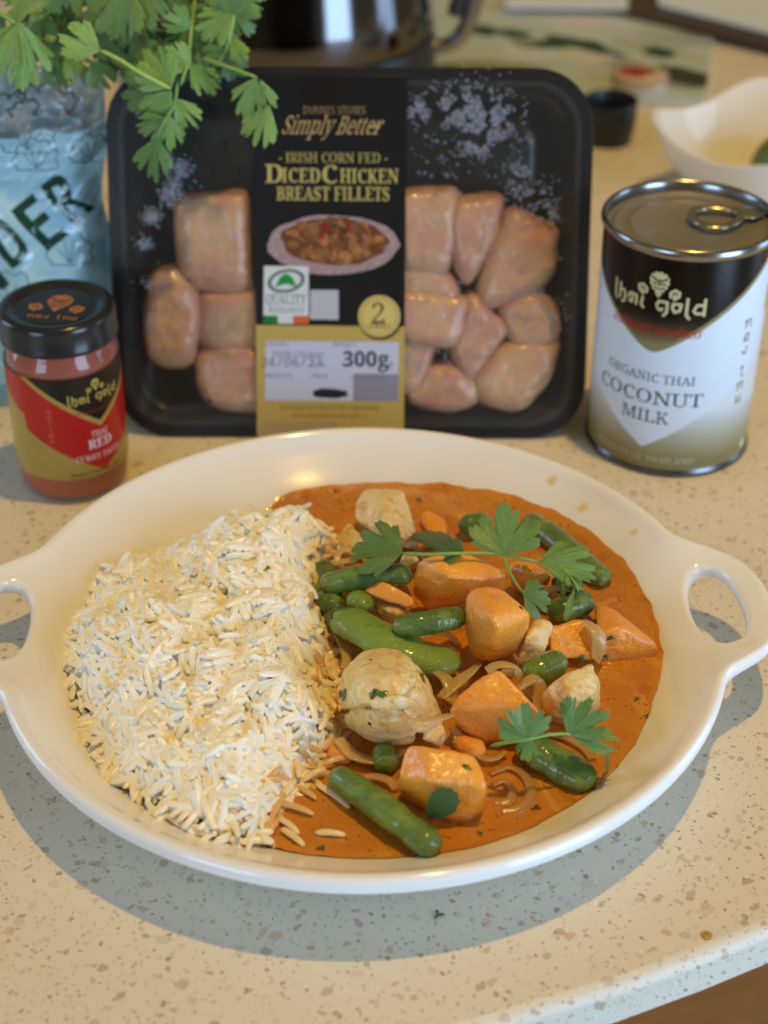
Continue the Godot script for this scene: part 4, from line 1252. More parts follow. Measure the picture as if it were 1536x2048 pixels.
# ------------------------------------------------------------------ leaves
# a fan shaped coriander leaflet: lobes with scalloped edges round its stalk end
func leaf(base: Vector3, tip: Vector3, up: Vector3, spread: float, col: Color, droop := 0.25, fold := 0.15, lobes := 3, seedv := 0) -> ArrayMesh:
	var mb := MB.new()
	var D := (tip - base)
	var L := D.length()
	D = D.normalized()
	var N := (up - D * up.dot(D)).normalized()
	var S := D.cross(N)
	var na := 168
	var nr := 8
	var sp := deg_to_rad(spread)
	var rows := []
	var ph := seedv * 1.7
	for j in nr:
		var k := float(j) / (nr - 1)
		var row := []
		for i in na + 1:
			var u := float(i) / na
			var a := lerpf(-sp, sp, u)
			var q := absf(a) / sp
			var r := lerpf(1.0, 0.62, q * q) * (1.0 + 0.08 * noise.get_noise_2d(a * 1.3 + ph, ph))
			if lobes > 1:
				for c in lobes - 1:
					var ca := lerpf(-sp, sp, (c + 1.0) / lobes) + 0.1 * sin(ph + c * 2.0)
					r *= 1.0 - (0.4 if lobes < 4 else 0.34) * exp(-pow((a - ca) / 0.06, 2.0))
			var tw := (sp * 2.0 / lobes) / 4.2
			r *= 1.0 - 0.17 * (1.0 - pow(absf(sin(a / tw * PI * 0.5 + ph)), 0.75))
			r *= 1.0 - 0.05 * absf(sin(a / tw * PI * 1.5 + ph * 2.0)) + 0.05 * noise.get_noise_2d(a * 9.0, ph * 3.0)
			r *= smoothstep(1.0, 0.93, q) * 0.45 + 0.55
			if lobes == 1: r = pow(maxf(cos(q * PI * 0.5), 0.0), 0.75) * (1.0 - 0.06 * absf(sin(a * 14.0 / sp + ph)))
			var rk := r * k * L
			var x := rk * cos(a)
			var y := rk * sin(a)
			var hgt := -droop * L * (rk / L) * (rk / L) + fold * absf(y) + 0.05 * L * k * k * sin(a * lobes * 2.0 + ph) + 0.02 * L * k * noise.get_noise_2d(x * 0.2 + ph, y * 0.2)
			row.append(mb.add(base + D * x + S * y + N * hgt, N, Vector2(u, k), col.lightened(0.0)))
		rows.append(row)
	for j in nr - 1:
		for i in na: mb.quad(rows[j][i], rows[j][i + 1], rows[j + 1][i + 1], rows[j + 1][i])
	for j in nr:      # normals from the bent surface
		for i in na + 1:
			var e: Vector3 = mb.v[rows[mini(j + 1, nr - 1)][i]] - mb.v[rows[maxi(j - 1, 0)][i]]
			var g: Vector3 = mb.v[rows[maxi(j, 1)][mini(i + 1, na)]] - mb.v[rows[maxi(j, 1)][maxi(i - 1, 0)]]
			var nn := g.cross(e)
			if nn.length() < 1e-6: nn = N
			nn = nn.normalized()
			if nn.dot(N) < 0.0: nn = -nn
			mb.n[rows[j][i]] = nn
	return mb.done()

var GREEN := [Color(0.09, 0.19, 0.06), Color(0.15, 0.285, 0.08), Color(0.23, 0.41, 0.09), Color(0.33, 0.5, 0.10)]

func sprig(label: String, group: String, stems: Array, leaves: Array, origin: Vector3) -> void:
	var root: Vector3 = stems[0][0][0] if stems.size() else leaves[0][0]
	var t := thing("coriander_sprig", label, "coriander", origin + root * MM, group)
	for s in stems:
		var p := []
		for q in s[0]: p.append(q - root)
		p = curve(p, 14)
		var rad := []
		for k in 14: rad.append(lerpf(s[1], s[1] * 0.75, k / 13.0) * (0.3 if k == 0 or k == 13 else 1.0))
		var b := MB.new()
		var c: Color = GREEN[s[2]]
		tube(b, p, rad, 8, 1.0, Vector3(0.1, 1, 0.2), func(_p, _n): return c)
		obj("stem", b.done(), mats.stem, t)
	var k := 0
	for l in leaves:
		k += 1
		obj("leaf", leaf(l[0] - root, l[1] - root, l[2], l[3], GREEN[l[4]].lerp(GREEN[clampi(l[4] + 1, 0, 3)], rng.randf() * 0.4), l[5], l[6], l[7] if l.size() > 7 else 3, k + int(absf(root.x))), mats.leaf, t)

func garnish() -> void:
	var up := Vector3(0, 1, 0.45)
	sprig("long coriander sprig with six leaves draped over the upper curry", "coriander sprigs on the curry",
		[[[Vector3(13.3, 42.5, -23.4), Vector3(22.5, 45.5, -18.5), Vector3(31.7, 46.5, -17.7), Vector3(42.9, 45.5, -19.6), Vector3(52.2, 44.5, -20.2), Vector3(61.5, 42.5, -19.4), Vector3(66.3, 40.5, -20.6)], 0.75, 2],
		[[Vector3(51.8, 44.5, -20.2), Vector3(53.2, 43.5, -12.5), Vector3(55.8, 42.5, -4.6), Vector3(58.9, 41.5, 1)], 0.65, 2],
		[[Vector3(67.3, 40.5, -20.6), Vector3(73.9, 38.5, -20.7), Vector3(78.2, 35.5, -15.3), Vector3(79.5, 33.5, -11.8)], 0.5, 2]],
		[[Vector3(14.4, 43.5, -22), Vector3(-5.4, 43.5, -29.9), up, 66.0, 1, 0.15, 0.1, 3],
		[Vector3(37.3, 46.5, -18.9), Vector3(27.4, 46.5, -22.1), up, 62.0, 0, 0.3, 0.1, 3],
		[Vector3(52.1, 45.5, -18.9), Vector3(52.9, 58.5, -34.3), Vector3(-0.1, 0.6, 0.9), 80.0, 1, 0.05, 0.05, 3],
		[Vector3(64.9, 41.5, -19.8), Vector3(89.6, 38.5, -26.3), up, 46.0, 2, 0.15, -0.12, 4],
		[Vector3(57.8, 42.5, 1.1), Vector3(69.6, 38.5, 0.8), up, 78.0, 1, 0.25, 0.05, 3],
		[Vector3(78.5, 34.5, -14.2), Vector3(76.3, 29.5, 0.5), Vector3(0.8, 0.6, 0.3), 22.0, 2, 0.2, -0.5, 1],
		[Vector3(74.4, 38.5, -20.1), Vector3(71.4, 31.5, -11.5), Vector3(-0.8, 0.5, 0.3), 26.0, 2, 0.3, -0.4, 1]], PC)
	sprig("dark coriander leaf behind the tall pale chicken piece", "coriander sprigs on the curry",
		[], [[Vector3(31.3, 37.5, -29.5), Vector3(21.3, 33.5, -64.3), Vector3(0.2, 0.8, 0.6), 34.0, 0, 0.2, 0.05, 1]], PC)
	sprig("short coriander sprig with two leaves at the lower right of the curry", "coriander sprigs on the curry",
		[[[Vector3(42.6, 34.5, 73.8), Vector3(48.1, 38.5, 76.3), Vector3(54.3, 41.5, 78.2), Vector3(61, 41.5, 75.9), Vector3(67.7, 40.5, 74.3), Vector3(71.8, 39.5, 74.2)], 0.7, 2]],
		[[Vector3(54, 41.5, 78.2), Vector3(51.7, 54.5, 76), Vector3(0, 0.7, 0.8), 80.0, 1, 0.12, 0.06, 3],
		[Vector3(55.4, 41.5, 76.8), Vector3(53.8, 33.5, 80.9), Vector3(-0.15, 0.75, 0.75), 44.0, 2, 0.1, -0.2, 3],
		[Vector3(67.7, 40.5, 74.3), Vector3(78, 51.5, 71.3), Vector3(0, 0.8, 0.7), 66.0, 1, 0.12, 0.06, 4],
		[Vector3(68, 40.5, 74.6), Vector3(86.3, 36.5, 74.4), Vector3(0.05, 0.95, 0.35), 24.0, 2, 0.06, -0.15, 2],
		[Vector3(79.8, 36.5, 76.3), Vector3(86.7, 21.5, 72.1), Vector3(0.75, 0.45, 0.3), 34.0, 1, 0.2, -0.2, 2]], PC)
	sprig("single dark leaf stuck to the front sweet potato cube", "coriander sprigs on the curry",
		[], [[Vector3(22, 23.5, 96.1), Vector3(30.3, 37.5, 97.9), Vector3(-0.05, 0.45, 0.9), 44.0, 0, 0.1, 0.1, 1]], PC)
	# chopped herb: each fleck lies on whatever is under it
	var on := [["fleck of chopped herb on the tall rounded sweet potato", Vector3(47.8, 50.5, 18.6), 3.0], ["dark herb fleck near the tip of the pointed sweet potato", Vector3(46.7, 39.5, 45.9), 2.0], ["herb fleck on the left flank of the pointed sweet potato", Vector3(36, 35.5, 48.7), 1.8],
		["upper herb fleck on the left edge of the largest chicken piece", Vector3(-6.8, 36.5, 51), 2.6], ["lower herb fleck on the left edge of the largest chicken piece", Vector3(-5.5, 32.5, 53.1), 2.6], ["herb fleck between the rice and the largest chicken piece", Vector3(-9.9, 26.5, 26.6), 2.4],
		["herb fleck on the front foot of the largest chicken piece", Vector3(4.3, 28.5, 62.8), 2.8], ["wet herb shred hanging below the largest chicken piece", Vector3(6.6, 22.5, 63.2), 3.2], ["herb fleck in the lower left corner of the largest chicken piece", Vector3(-5.6, 25.5, 56.6), 2.2],
		["herb fleck beside the small chicken block", Vector3(19, 29.5, 65.1), 2.2], ["curled herb fleck on the upper right of the largest chicken piece", Vector3(20.7, 40.5, 45.5), 2.4], ["herb fleck on the right top of the front cube", Vector3(34.5, 38.5, 89), 1.9],
		["herb sliver on the back edge of the front cube", Vector3(37.2, 38.5, 81.9), 2.2], ["herb blade on the flat right sweet potato piece", Vector3(78.9, 31.5, 13.8), 3.0], ["herb fleck at the left of the far right chunk", Vector3(84.2, 29.5, 2.3), 1.8],
		["herb sliver on the face of the far right chunk", Vector3(90.2, 29.5, 7.1), 1.8], ["herb strip on the head of the tall pale chicken piece", Vector3(11, 36.5, -73.1), 2.6], ["herb fleck on the foot of the far right chunk", Vector3(88.5, 27.5, 9.2), 1.5],
		["herb fleck in the sauce right of the golden chicken wedge", Vector3(97.4, 18.8, 31.2), 1.6], ["herb fleck in the bare sauce below the onion rings", Vector3(58, 18.7, 86), 1.8], ["herb fleck in the front sauce left of the long bean", Vector3(-12, 18.7, 104.8), 1.7],
		["herb fleck in the sauce beside the rim at the front cube", Vector3(39, 18.7, 97.7), 1.3], ["herb speck in the back sauce left of the tall chicken", Vector3(-13.1, 18.7, -100.8), 1.5], ["herb speck in the back sauce right of the tall chicken", Vector3(22, 18.7, -94.4), 2.2],
		["herb fleck between the pods on the left", Vector3(-11.7, 26.5, 3), 2.2], ["herb fleck at the shaded root of the front cube", Vector3(30.5, 22.5, 52.8), 2.2], ["herb speck in the sauce by the right pool edge", Vector3(99.8, 18.8, 40.1), 1.2]]
	for s in on:
		var p: Vector3 = s[1]
		var r := rest(p.x, p.z)
		var up2: Vector3 = r[1]
		var ax := Vector3(rng.randf_range(-1, 1), rng.randf_range(-0.3, 0.3), rng.randf_range(-1, 1))
		ax = (ax - up2 * ax.dot(up2)).normalized()
		var sd := ax.cross(up2)
		var b := MB.new()
		var n := 9
		var ctr: Vector3 = r[0] + up2 * 0.55
		var sz: float = s[2] * 1.15
		var c: Color = lin(0.035, 0.085, 0.02).lerp(lin(0.09, 0.17, 0.03), rng.randf() * 0.8)
		for side in [1.0, -1.0]:
			var m := b.add(ctr + up2 * (0.25 * side), up2 * side, Vector2.ZERO, c)
			var st := b.v.size()
			for k in n + 1:
				var a := TAU * (k % n) / n
				var rr := sz * (0.75 + 0.35 * sin((k % n) * 2.3 + p.x))
				b.add(ctr + ax * cos(a) * rr + sd * sin(a) * rr * 0.5 + up2 * (0.35 * sin(a * 2.0 + p.z) - 0.12), (up2 * side * 0.7 + ax * cos(a) * 0.5 + sd * sin(a) * 0.5).normalized(), Vector2.ZERO, c)
			for k in n: b.tri(m, st + k, st + k + 1)
		settle("chopped_herb", b.done(), mats.bean, s[0], "chopped herb", "chopped herb flecks on the curry")
	# a herb crumb and a drop of sauce on the worktop in front
	var cr := MB.new()
	var cp: Vector3 = Vector3(25.4, 0.4, 115.9)
	for k in 3:
		var d := Vector3(cos(k * 2.2), 0.1, sin(k * 2.2))
		tube(cr, [cp, cp + d * 1.2 + Vector3(0, 0.4, 0), cp + d * 2.3], [0.3, 0.6, 0.15], 6, 0.5, Vector3.UP, func(_p, _n): return lin(0.04, 0.1, 0.03))
	settle("herb_crumb", cr.done(), mats.bean, "tiny dark green herb crumb on the worktop in front of the plate", "herb crumb")
	var dp: Vector3 = Vector3(110.1, 0, 123.6)
	var o := obj("sauce_drop", lathe([Vector2(0.0, 0.7), Vector2(1.0, 0.62), Vector2(1.7, 0.4), Vector2(2.0, 0.0)].map(func(v): return v * MM * 1.0), 24), mat(Color(0.42, 0.27, 0.06).linear_to_srgb(), 0.15), null, PC + Vector3(dp.x, 0, dp.z) * MM)
	tag(o, "round ochre drop of sauce on the worktop near the front edge", "sauce drop")
	var wp: Vector3 = Vector3(140.2, 0, -132.5)
	o = obj("water_drop", lathe([Vector2(0.0, 0.9), Vector2(1.6, 0.75), Vector2(2.6, 0.4), Vector2(3.0, 0.0)].map(func(v): return v * MM), 24), glass(Color(0.95, 0.97, 1.0), 0.12), null, PC + Vector3(wp.x, 0, wp.z) * MM)
	tag(o, "small clear water drop on the worktop in front of the tin", "water drop")

# ------------------------------------------------------------------ tin of coconut milk
func tin() -> void:
	var t := thing("coconut_milk_tin", "tin of coconut milk with a black and white label and a ring pull", "tin", Vector3(0.1301, 0, -0.6694))
	var W := 2048
	var Hh := 920
	var deg := W / 360.0
	var y := func(mm: float) -> float: return (105.0 - mm) / 101.5 * Hh      # the label runs from 3.5 to 105 mm
	var x := func(a: float) -> float: return W * 0.5 + a * deg       # angle from the middle of the label's front
	var im := pic(W, Hh, Color(0.87, 0.91, 0.97))
	var gold := Color(0.56, 0.52, 0.36)
	for px in range(0, W, 4):      # the printed fade to gold below the white point
		var a := absf((px + 2 - W * 0.5) / deg)
		var edge := 13.5 + 0.46 * a
		if a > 95.0: edge = 57.0 - 0.46 * (a - 95.0)
		for py in range(int(y.call(edge)), Hh):
			var mm := 105.0 - py * 101.5 / Hh
			var k := clampf(1.0 - (mm - 8.0) / 26.0, 0.0, 1.0)
			im.fill_rect(Rect2i(px, py, 4, 1), Color(0.86, 0.89, 0.92).lerp(gold, k))
	var black := []
	var border := []
	for k in range(-100, 101, 2):
		var m := 60.2 + 0.47 * (sqrt(k * k + 40.0) - 4.0)
		black.append(Vector2(x.call(float(k)), y.call(m + 2.4)))
		border.append(Vector2(x.call(float(k)), y.call(m)))
	poly(im, [Vector2(x.call(-100.0), -5)] + border + [Vector2(x.call(100.0), -5)], gold)
	poly(im, [Vector2(x.call(-100.0), -5)] + black + [Vector2(x.call(100.0), -5)], Color(0.045, 0.04, 0.035))
	for py in range(int(y.call(84.0)), int(y.call(61.0))):      # the printed fade of the black point into gold
		var mm := 105.0 - py * 101.5 / Hh
		var a := maxf(0.0, (mm - 62.4) / 0.47)
		var w := sqrt(maxf(0.0, pow(a + 4.0, 2.0) - 40.0)) * deg
		im.fill_rect(Rect2i(int(W * 0.5 - w), py, int(w * 2.0), 1), Color(0.045, 0.04, 0.035).lerp(gold, pow(clampf((83.0 - mm) / 18.0, 0.0, 1.0), 1.4)))
	var cream := Color(0.80, 0.78, 0.58)
	lion(im, Vector2(x.call(0.5), y.call(93.6)), 78.0, cream, Color(0.045, 0.04, 0.035))
	thai_gold(im, Vector2(x.call(-33.5), y.call(81.5)), 66.0 * deg, 39.0, cream)
	text(im, "authentic goodness", Vector2(x.call(-0.5), y.call(71.5)), 44.0, Color(0.72, 0.1, 0.1), "Droid Serif", 65.0 * deg, 0.35)
	var ink := Color(0.1, 0.09, 0.09)
	text(im, "ORGANIC THAI", Vector2(x.call(-1.0), y.call(49.0)), 38.0, ink, "Droid Serif", 65.0 * deg)
	text(im, "COCONUT", Vector2(x.call(-1.0), y.call(39.3)), 58.0, ink, "Droid Serif", 79.0 * deg)
	text(im, "MILK", Vector2(x.call(-0.5), y.call(29.8)), 54.0, ink, "Droid Serif", 34.0 * deg)
	text(im, "PRODUCT OF THAILAND", Vector2(x.call(-1.0), y.call(8.2)), 26.0, Color(0.78, 0.78, 0.68), "Droid Serif", 76.0 * deg)
	thai_script(im, Vector2(x.call(65.5), y.call(75.0)), 44.0, Color(0.50, 0.47, 0.33), true)
	ellipse(im, Vector2(x.call(84.0), y.call(8.0)), Vector2(16, 22), Color(0.85, 0.88, 0.82))
	im.fill_rect(Rect2i(int(x.call(92.0)), int(y.call(84.0)), 150, 110), Color(0.52, 0.68, 0.12))
	for k in 5: text(im, ["INGREDIENTS", "COCONUT EXTRACT", "WATER", "SHAKE WELL", "400 ml"][k], Vector2(x.call(120.0), y.call(66.0 - k * 8.0)), 20.0, Color(0.3, 0.3, 0.26), "Droid Sans")
	var lm := mat(Color.WHITE, 0.26)
	lm.metallic_specular = 0.35
	lm.albedo_texture = tex(im)
	var mb := MB.new()
	var R := 36.5
	var rows := []
	for j in 2:
		var row := []
		for k in 129:
			var a := TAU * k / 128.0 - PI
			row.append(mb.add(Vector3(sin(a) * R, 3.5 + 101.5 * j, cos(a) * R), Vector3(sin(a), 0, cos(a)), Vector2(k / 128.0, 1.0 - j)))
		rows.append(row)
	for k in 128: mb.quad(rows[0][k], rows[0][k + 1], rows[1][k + 1], rows[1][k])
	var lab := obj("printed_wall", mb.done(), lm, t)
	lab.rotation.y = deg_to_rad(-26.8)
	var steel := mat(Color(0.62, 0.63, 0.65), 0.2, 1.0)
	var to := func(a): return a.map(func(v): return v * MM)
	obj("top_rim", lathe(to.call([Vector2(36.45, 104.9), Vector2(36.9, 105.4), Vector2(37.5, 106.2), Vector2(37.9, 107.4), Vector2(37.9, 108.8), Vector2(37.5, 109.7), Vector2(36.9, 110.1), Vector2(36.2, 109.9), Vector2(35.6, 109.2), Vector2(35.2, 107.5), Vector2(35.0, 105.0)]), 96), steel, t)
	obj("bottom_rim", lathe(to.call([Vector2(34.5, 0.0), Vector2(36.6, 0.0), Vector2(37.2, 0.5), Vector2(37.4, 1.4), Vector2(37.2, 2.4), Vector2(36.7, 3.1), Vector2(36.45, 3.6)]), 96), mat(Color(0.42, 0.43, 0.46), 0.25, 1.0), t)
	obj("lid", lathe(to.call([Vector2(35.1, 105.0), Vector2(34.5, 104.4), Vector2(33.4, 104.2), Vector2(32.6, 105.0), Vector2(31.6, 105.2), Vector2(30.9, 104.8), Vector2(26.4, 104.6), Vector2(25.6, 105.1), Vector2(24.8, 105.2), Vector2(24.0, 104.6), Vector2(0.01, 104.5)]), 96), mat(Color(0.50, 0.49, 0.47), 0.45, 0.15), t)
	# ring pull: a flattened loop and its tongue
	var rp := MB.new()
	var loop := []
	for k in 33:
		var a := TAU * k / 32.0
		var w := 9.6 - 2.6 * cos(a + PI) * -1.0
		loop.append(Vector3(-1.5 + cos(a) * 11.0, 107.4, sin(a) * w))
	tube(rp, loop, loop.map(func(_v): return 1.9), 10, 0.55)
	var tongue := []
	for k in 6: tongue.append(Vector3(8.5 + 2.7 * k, 107.4 - 0.25 * k, 0))
	tube(rp, tongue, [5.2, 6.8, 6.6, 5.6, 4.2, 0.8], 12, 0.22)
	var ringo := obj("ring_pull", rp.done(), mat(Color(0.74, 0.71, 0.62), 0.22, 1.0), t)
	ringo.rotation.y = deg_to_rad(21.0)
	ringo.position = Vector3(0.0135, 0.0, -0.004)
	var rv := obj("rivet", lathe(to.call([Vector2(0.01, 109.0), Vector2(1.8, 108.8), Vector2(2.6, 108.0), Vector2(2.8, 106.6)]), 24), mat(Color(0.7, 0.67, 0.58), 0.25, 1.0), ringo)
	rv.position = Vector3(0.0145, -0.0008, 0)

# ------------------------------------------------------------------ jar of curry paste
func jar() -> void:
	var t := thing("curry_paste_jar", "small glass jar of red curry paste with a black lid", "jar", Vector3(-0.1372, 0, -0.632))
	var to := func(a): return a.map(func(v): return v * MM)
	obj("paste", lathe(to.call([Vector2(0.01, 1.9), Vector2(19.0, 1.9), Vector2(21.6, 2.2), Vector2(23.0, 4.2), Vector2(23.4, 9.0), Vector2(23.3, 60.0), Vector2(22.6, 65.0), Vector2(20.4, 69.0), Vector2(20.2, 73.0), Vector2(0.01, 73.2)]), 64), mats_paste(), t)
	obj("glass", lathe(to.call([Vector2(0.01, 1.4), Vector2(15.0, 1.2), Vector2(19.5, 0.0), Vector2(22.0, 0.4), Vector2(23.6, 2.2), Vector2(24.3, 6.0), Vector2(24.4, 12.0), Vector2(24.2, 13.5), Vector2(24.2, 62.5), Vector2(24.5, 64.0), Vector2(23.9, 66.4), Vector2(22.0, 69.4), Vector2(21.3, 71.0), Vector2(21.2, 76.0)]), 96), glass(Color(0.97, 0.98, 0.97), 0.02), t)
	var lidm := mat(Color(0.014, 0.017, 0.019).linear_to_srgb(), 0.2)
	var lid := obj("lid", lathe(to.call([Vector2(22.6, 72.4), Vector2(24.3, 71.9), Vector2(24.8, 72.4), Vector2(24.9, 73.6), Vector2(24.4, 74.6), Vector2(24.5, 82.4), Vector2(24.2, 84.0), Vector2(23.2, 85.0), Vector2(21.4, 85.3), Vector2(18.6, 84.9), Vector2(17.6, 84.0), Vector2(16.6, 83.8), Vector2(0.01, 83.8)]), 96), lidm, t)
	var im := pic(512, 512, Color(0.1, 0.115, 0.125))
	var amber := Color(0.66, 0.42, 0.15)
	lion(im, Vector2(266, 200), 170.0, amber, Color(0.1, 0.115, 0.125))
	thai_script(im, Vector2(110, 378), 52.0, amber, false)
	var pm := mat(Color.WHITE, 0.25)
	pm.albedo_texture = tex(im)
	var d := MB.new()
	var c := d.add(Vector3(0, 83.95, 0), Vector3.UP, Vector2(0.5, 0.5))
	for k in 49:
		var a := TAU * k / 48.0
		d.add(Vector3(cos(a) * 16.4, 83.95, sin(a) * 16.4), Vector3.UP, Vector2(0.5 + cos(a) * 0.5, 0.5 + sin(a) * 0.5))
	for k in 48: d.tri(c, c + 1 + k, c + 2 + k)
	var pr := obj("lid_print", d.done(), pm, lid)
	pr.rotation.y = deg_to_rad(-7.0)
	# the wrap-round label, 13 to 62 mm high
	var W := 1536
	var Hh := 480
	var deg := W / 360.0
	var y := func(mm: float) -> float: return (62.2 - mm) / 49.0 * Hh
	var x := func(a: float) -> float: return W * 0.5 + a * deg
	var gold := Color(0.66, 0.56, 0.27)
	im = pic(W, Hh, gold)
	var red := Color(0.70, 0.09, 0.075)
	var rv := []
	var bv := []
	var gv := []
	for k in range(-84, 85, 2):
		var a := absf(k)
		rv.append(Vector2(x.call(float(k)), y.call(15.0 + 0.275 * a if k > -80 else 44.0)))
		bv.append(Vector2(x.call(float(k)), y.call(39.5 + 0.32 * a)))
		gv.append(Vector2(x.call(float(k)), y.call(36.8 + 0.32 * a)))
	rv.push_front(Vector2(x.call(-110.0), y.call(52.0)))
	poly(im, [Vector2(x.call(-110.0), -4)] + rv + [Vector2(x.call(84.0), -4)], red)
	poly(im, [Vector2(x.call(-84.0), -4)] + gv + [Vector2(x.call(84.0), -4)], gold)
	poly(im, [Vector2(x.call(-84.0), -4)] + bv + [Vector2(x.call(84.0), -4)], Color(0.07, 0.06, 0.05))
	var cream := Color(0.74, 0.66, 0.33)
	lion(im, Vector2(x.call(-1.5), y.call(57.2)), 40.0, cream, Color(0.07, 0.06, 0.05))
	thai_gold(im, Vector2(x.call(-30.5), y.call(50.0)), 56.0 * deg, 24.0, cream)
	text(im, "authentic goodness", Vector2(x.call(-2.0), y.call(45.0)), 20.0, Color(0.62, 0.09, 0.08), "Droid Serif", 46.0 * deg, 0.35)
	var white := Color(0.88, 0.84, 0.84)
	text(im, "THAI", Vector2(x.call(-2.0), y.call(33.8)), 29.0, white, "Droid Serif", 19.0 * deg)
	text(im, "RED", Vector2(x.call(-2.0), y.call(29.0)), 42.0, white, "Droid Serif", 27.0 * deg, 0.0, 0.0, true)
	text(im, "CURRY PASTE", Vector2(x.call(-2.5), y.call(22.8)), 27.0, white, "Droid Serif", 54.0 * deg)
	text(im, "PRODUCT OF THAILAND", Vector2(x.call(-8.0), y.call(15.2)), 15.0, Color(0.16, 0.13, 0.08), "Droid Serif", 56.0 * deg, 0.0, 0.0, true)
	thai_script(im, Vector2(x.call(-53.0), y.call(48.0)), 18.0, Color(0.80, 0.45, 0.22), true)
	for k in 7: text(im, ["KEEP REFRIGERATED", "AFTER OPENING", "USE WITHIN", "4 WEEKS", "SHAKE", "110g", "NET"][k], Vector2(x.call(-108.0), y.call(42.0 - k * 4.0)), 9.0, Color(0.85, 0.8, 0.6), "Droid Sans")
	var lm := mat(Color.WHITE, 0.3)
	lm.albedo_texture = tex(im)
	var mb := MB.new()
	var rows := []
	for j in 2:
		var row := []
		for k in 97:
			var a := TAU * k / 96.0 - PI
			row.append(mb.add(Vector3(sin(a) * 24.5, 13.2 + 49.0 * j, cos(a) * 24.5), Vector3(sin(a), 0, cos(a)), Vector2(k / 96.0, 1.0 - j)))
		rows.append(row)
	for k in 96: mb.quad(rows[0][k], rows[0][k + 1], rows[1][k + 1], rows[1][k])
	var lab := obj("paper_label", mb.done(), lm, t)
	lab.rotation.y = deg_to_rad(44.0)

func mats_paste() -> StandardMaterial3D:
	var m := mat(Color(0.36, 0.06, 0.018).linear_to_srgb(), 0.5)
	m.normal_enabled = true
	m.normal_texture = mats.fine
	m.uv1_triplanar = true
	m.uv1_scale = Vector3.ONE * 40.0
	return m

# ------------------------------------------------------------------ tray of raw chicken
func rrect(w: float, h: float, r: float, z: float, cy: float, seg := 8) -> Array:
	var out := []
	for q in [[1, 1, 0.0], [-1, 1, 90.0], [-1, -1, 180.0], [1, -1, 270.0]]:
		for k in seg + 1:
			var a := deg_to_rad(q[2] + 90.0 * k / seg)
			out.append(Vector3(q[0] * (w / 2 - r) + cos(a) * r, cy + q[1] * (h / 2 - r) + sin(a) * r, z))
	return out

func loft(loops: Array, cap := true) -> ArrayMesh:
	var mb := MB.new()
	var n: int = loops[0].size()
	for j in loops.size() - 1:
		var A: Array = loops[j]
		var B: Array = loops[j + 1]
		for k in n:
			var k2 := (k + 1) % n
			var nn: Vector3 = (A[k2] - A[k]).cross(B[k] - A[k])
			if nn.length() < 1e-6: continue
			nn = nn.normalized()
			var q := []
			for p in [A[k], A[k2], B[k2], B[k]]: q.append(mb.add(p, nn, Vector2(p.x, p.y)))
			mb.quad(q[0], q[1], q[2], q[3])
	if cap:
		var L: Array = loops[loops.size() - 1]
		var c := Vector3.ZERO
		for p in L: c += p / n
		var ci := mb.add(c, Vector3.BACK, Vector2(c.x, c.y))
		var s := mb.v.size()
		for p in L: mb.add(p, Vector3.BACK, Vector2(p.x, p.y))
		for k in n: mb.tri(ci, s + k, s + (k + 1) % n)
	# smooth the normals of the touching faces along the rounded corners
	var acc := {}
	for k in mb.v.size():
		var key := Vector3i(mb.v[k] * 50.0)
		if not acc.has(key): acc[key] = []
		acc[key].append(k)
	var out := mb.n.duplicate()
	for k in mb.v.size():
		var s := Vector3.ZERO
		for o in acc[Vector3i(mb.v[k] * 50.0)]:
			if mb.n[o].dot(mb.n[k]) > 0.72: s += mb.n[o]
		if s.length() > 0.01: out[k] = s.normalized()
	mb.n = out
	return mb.done()

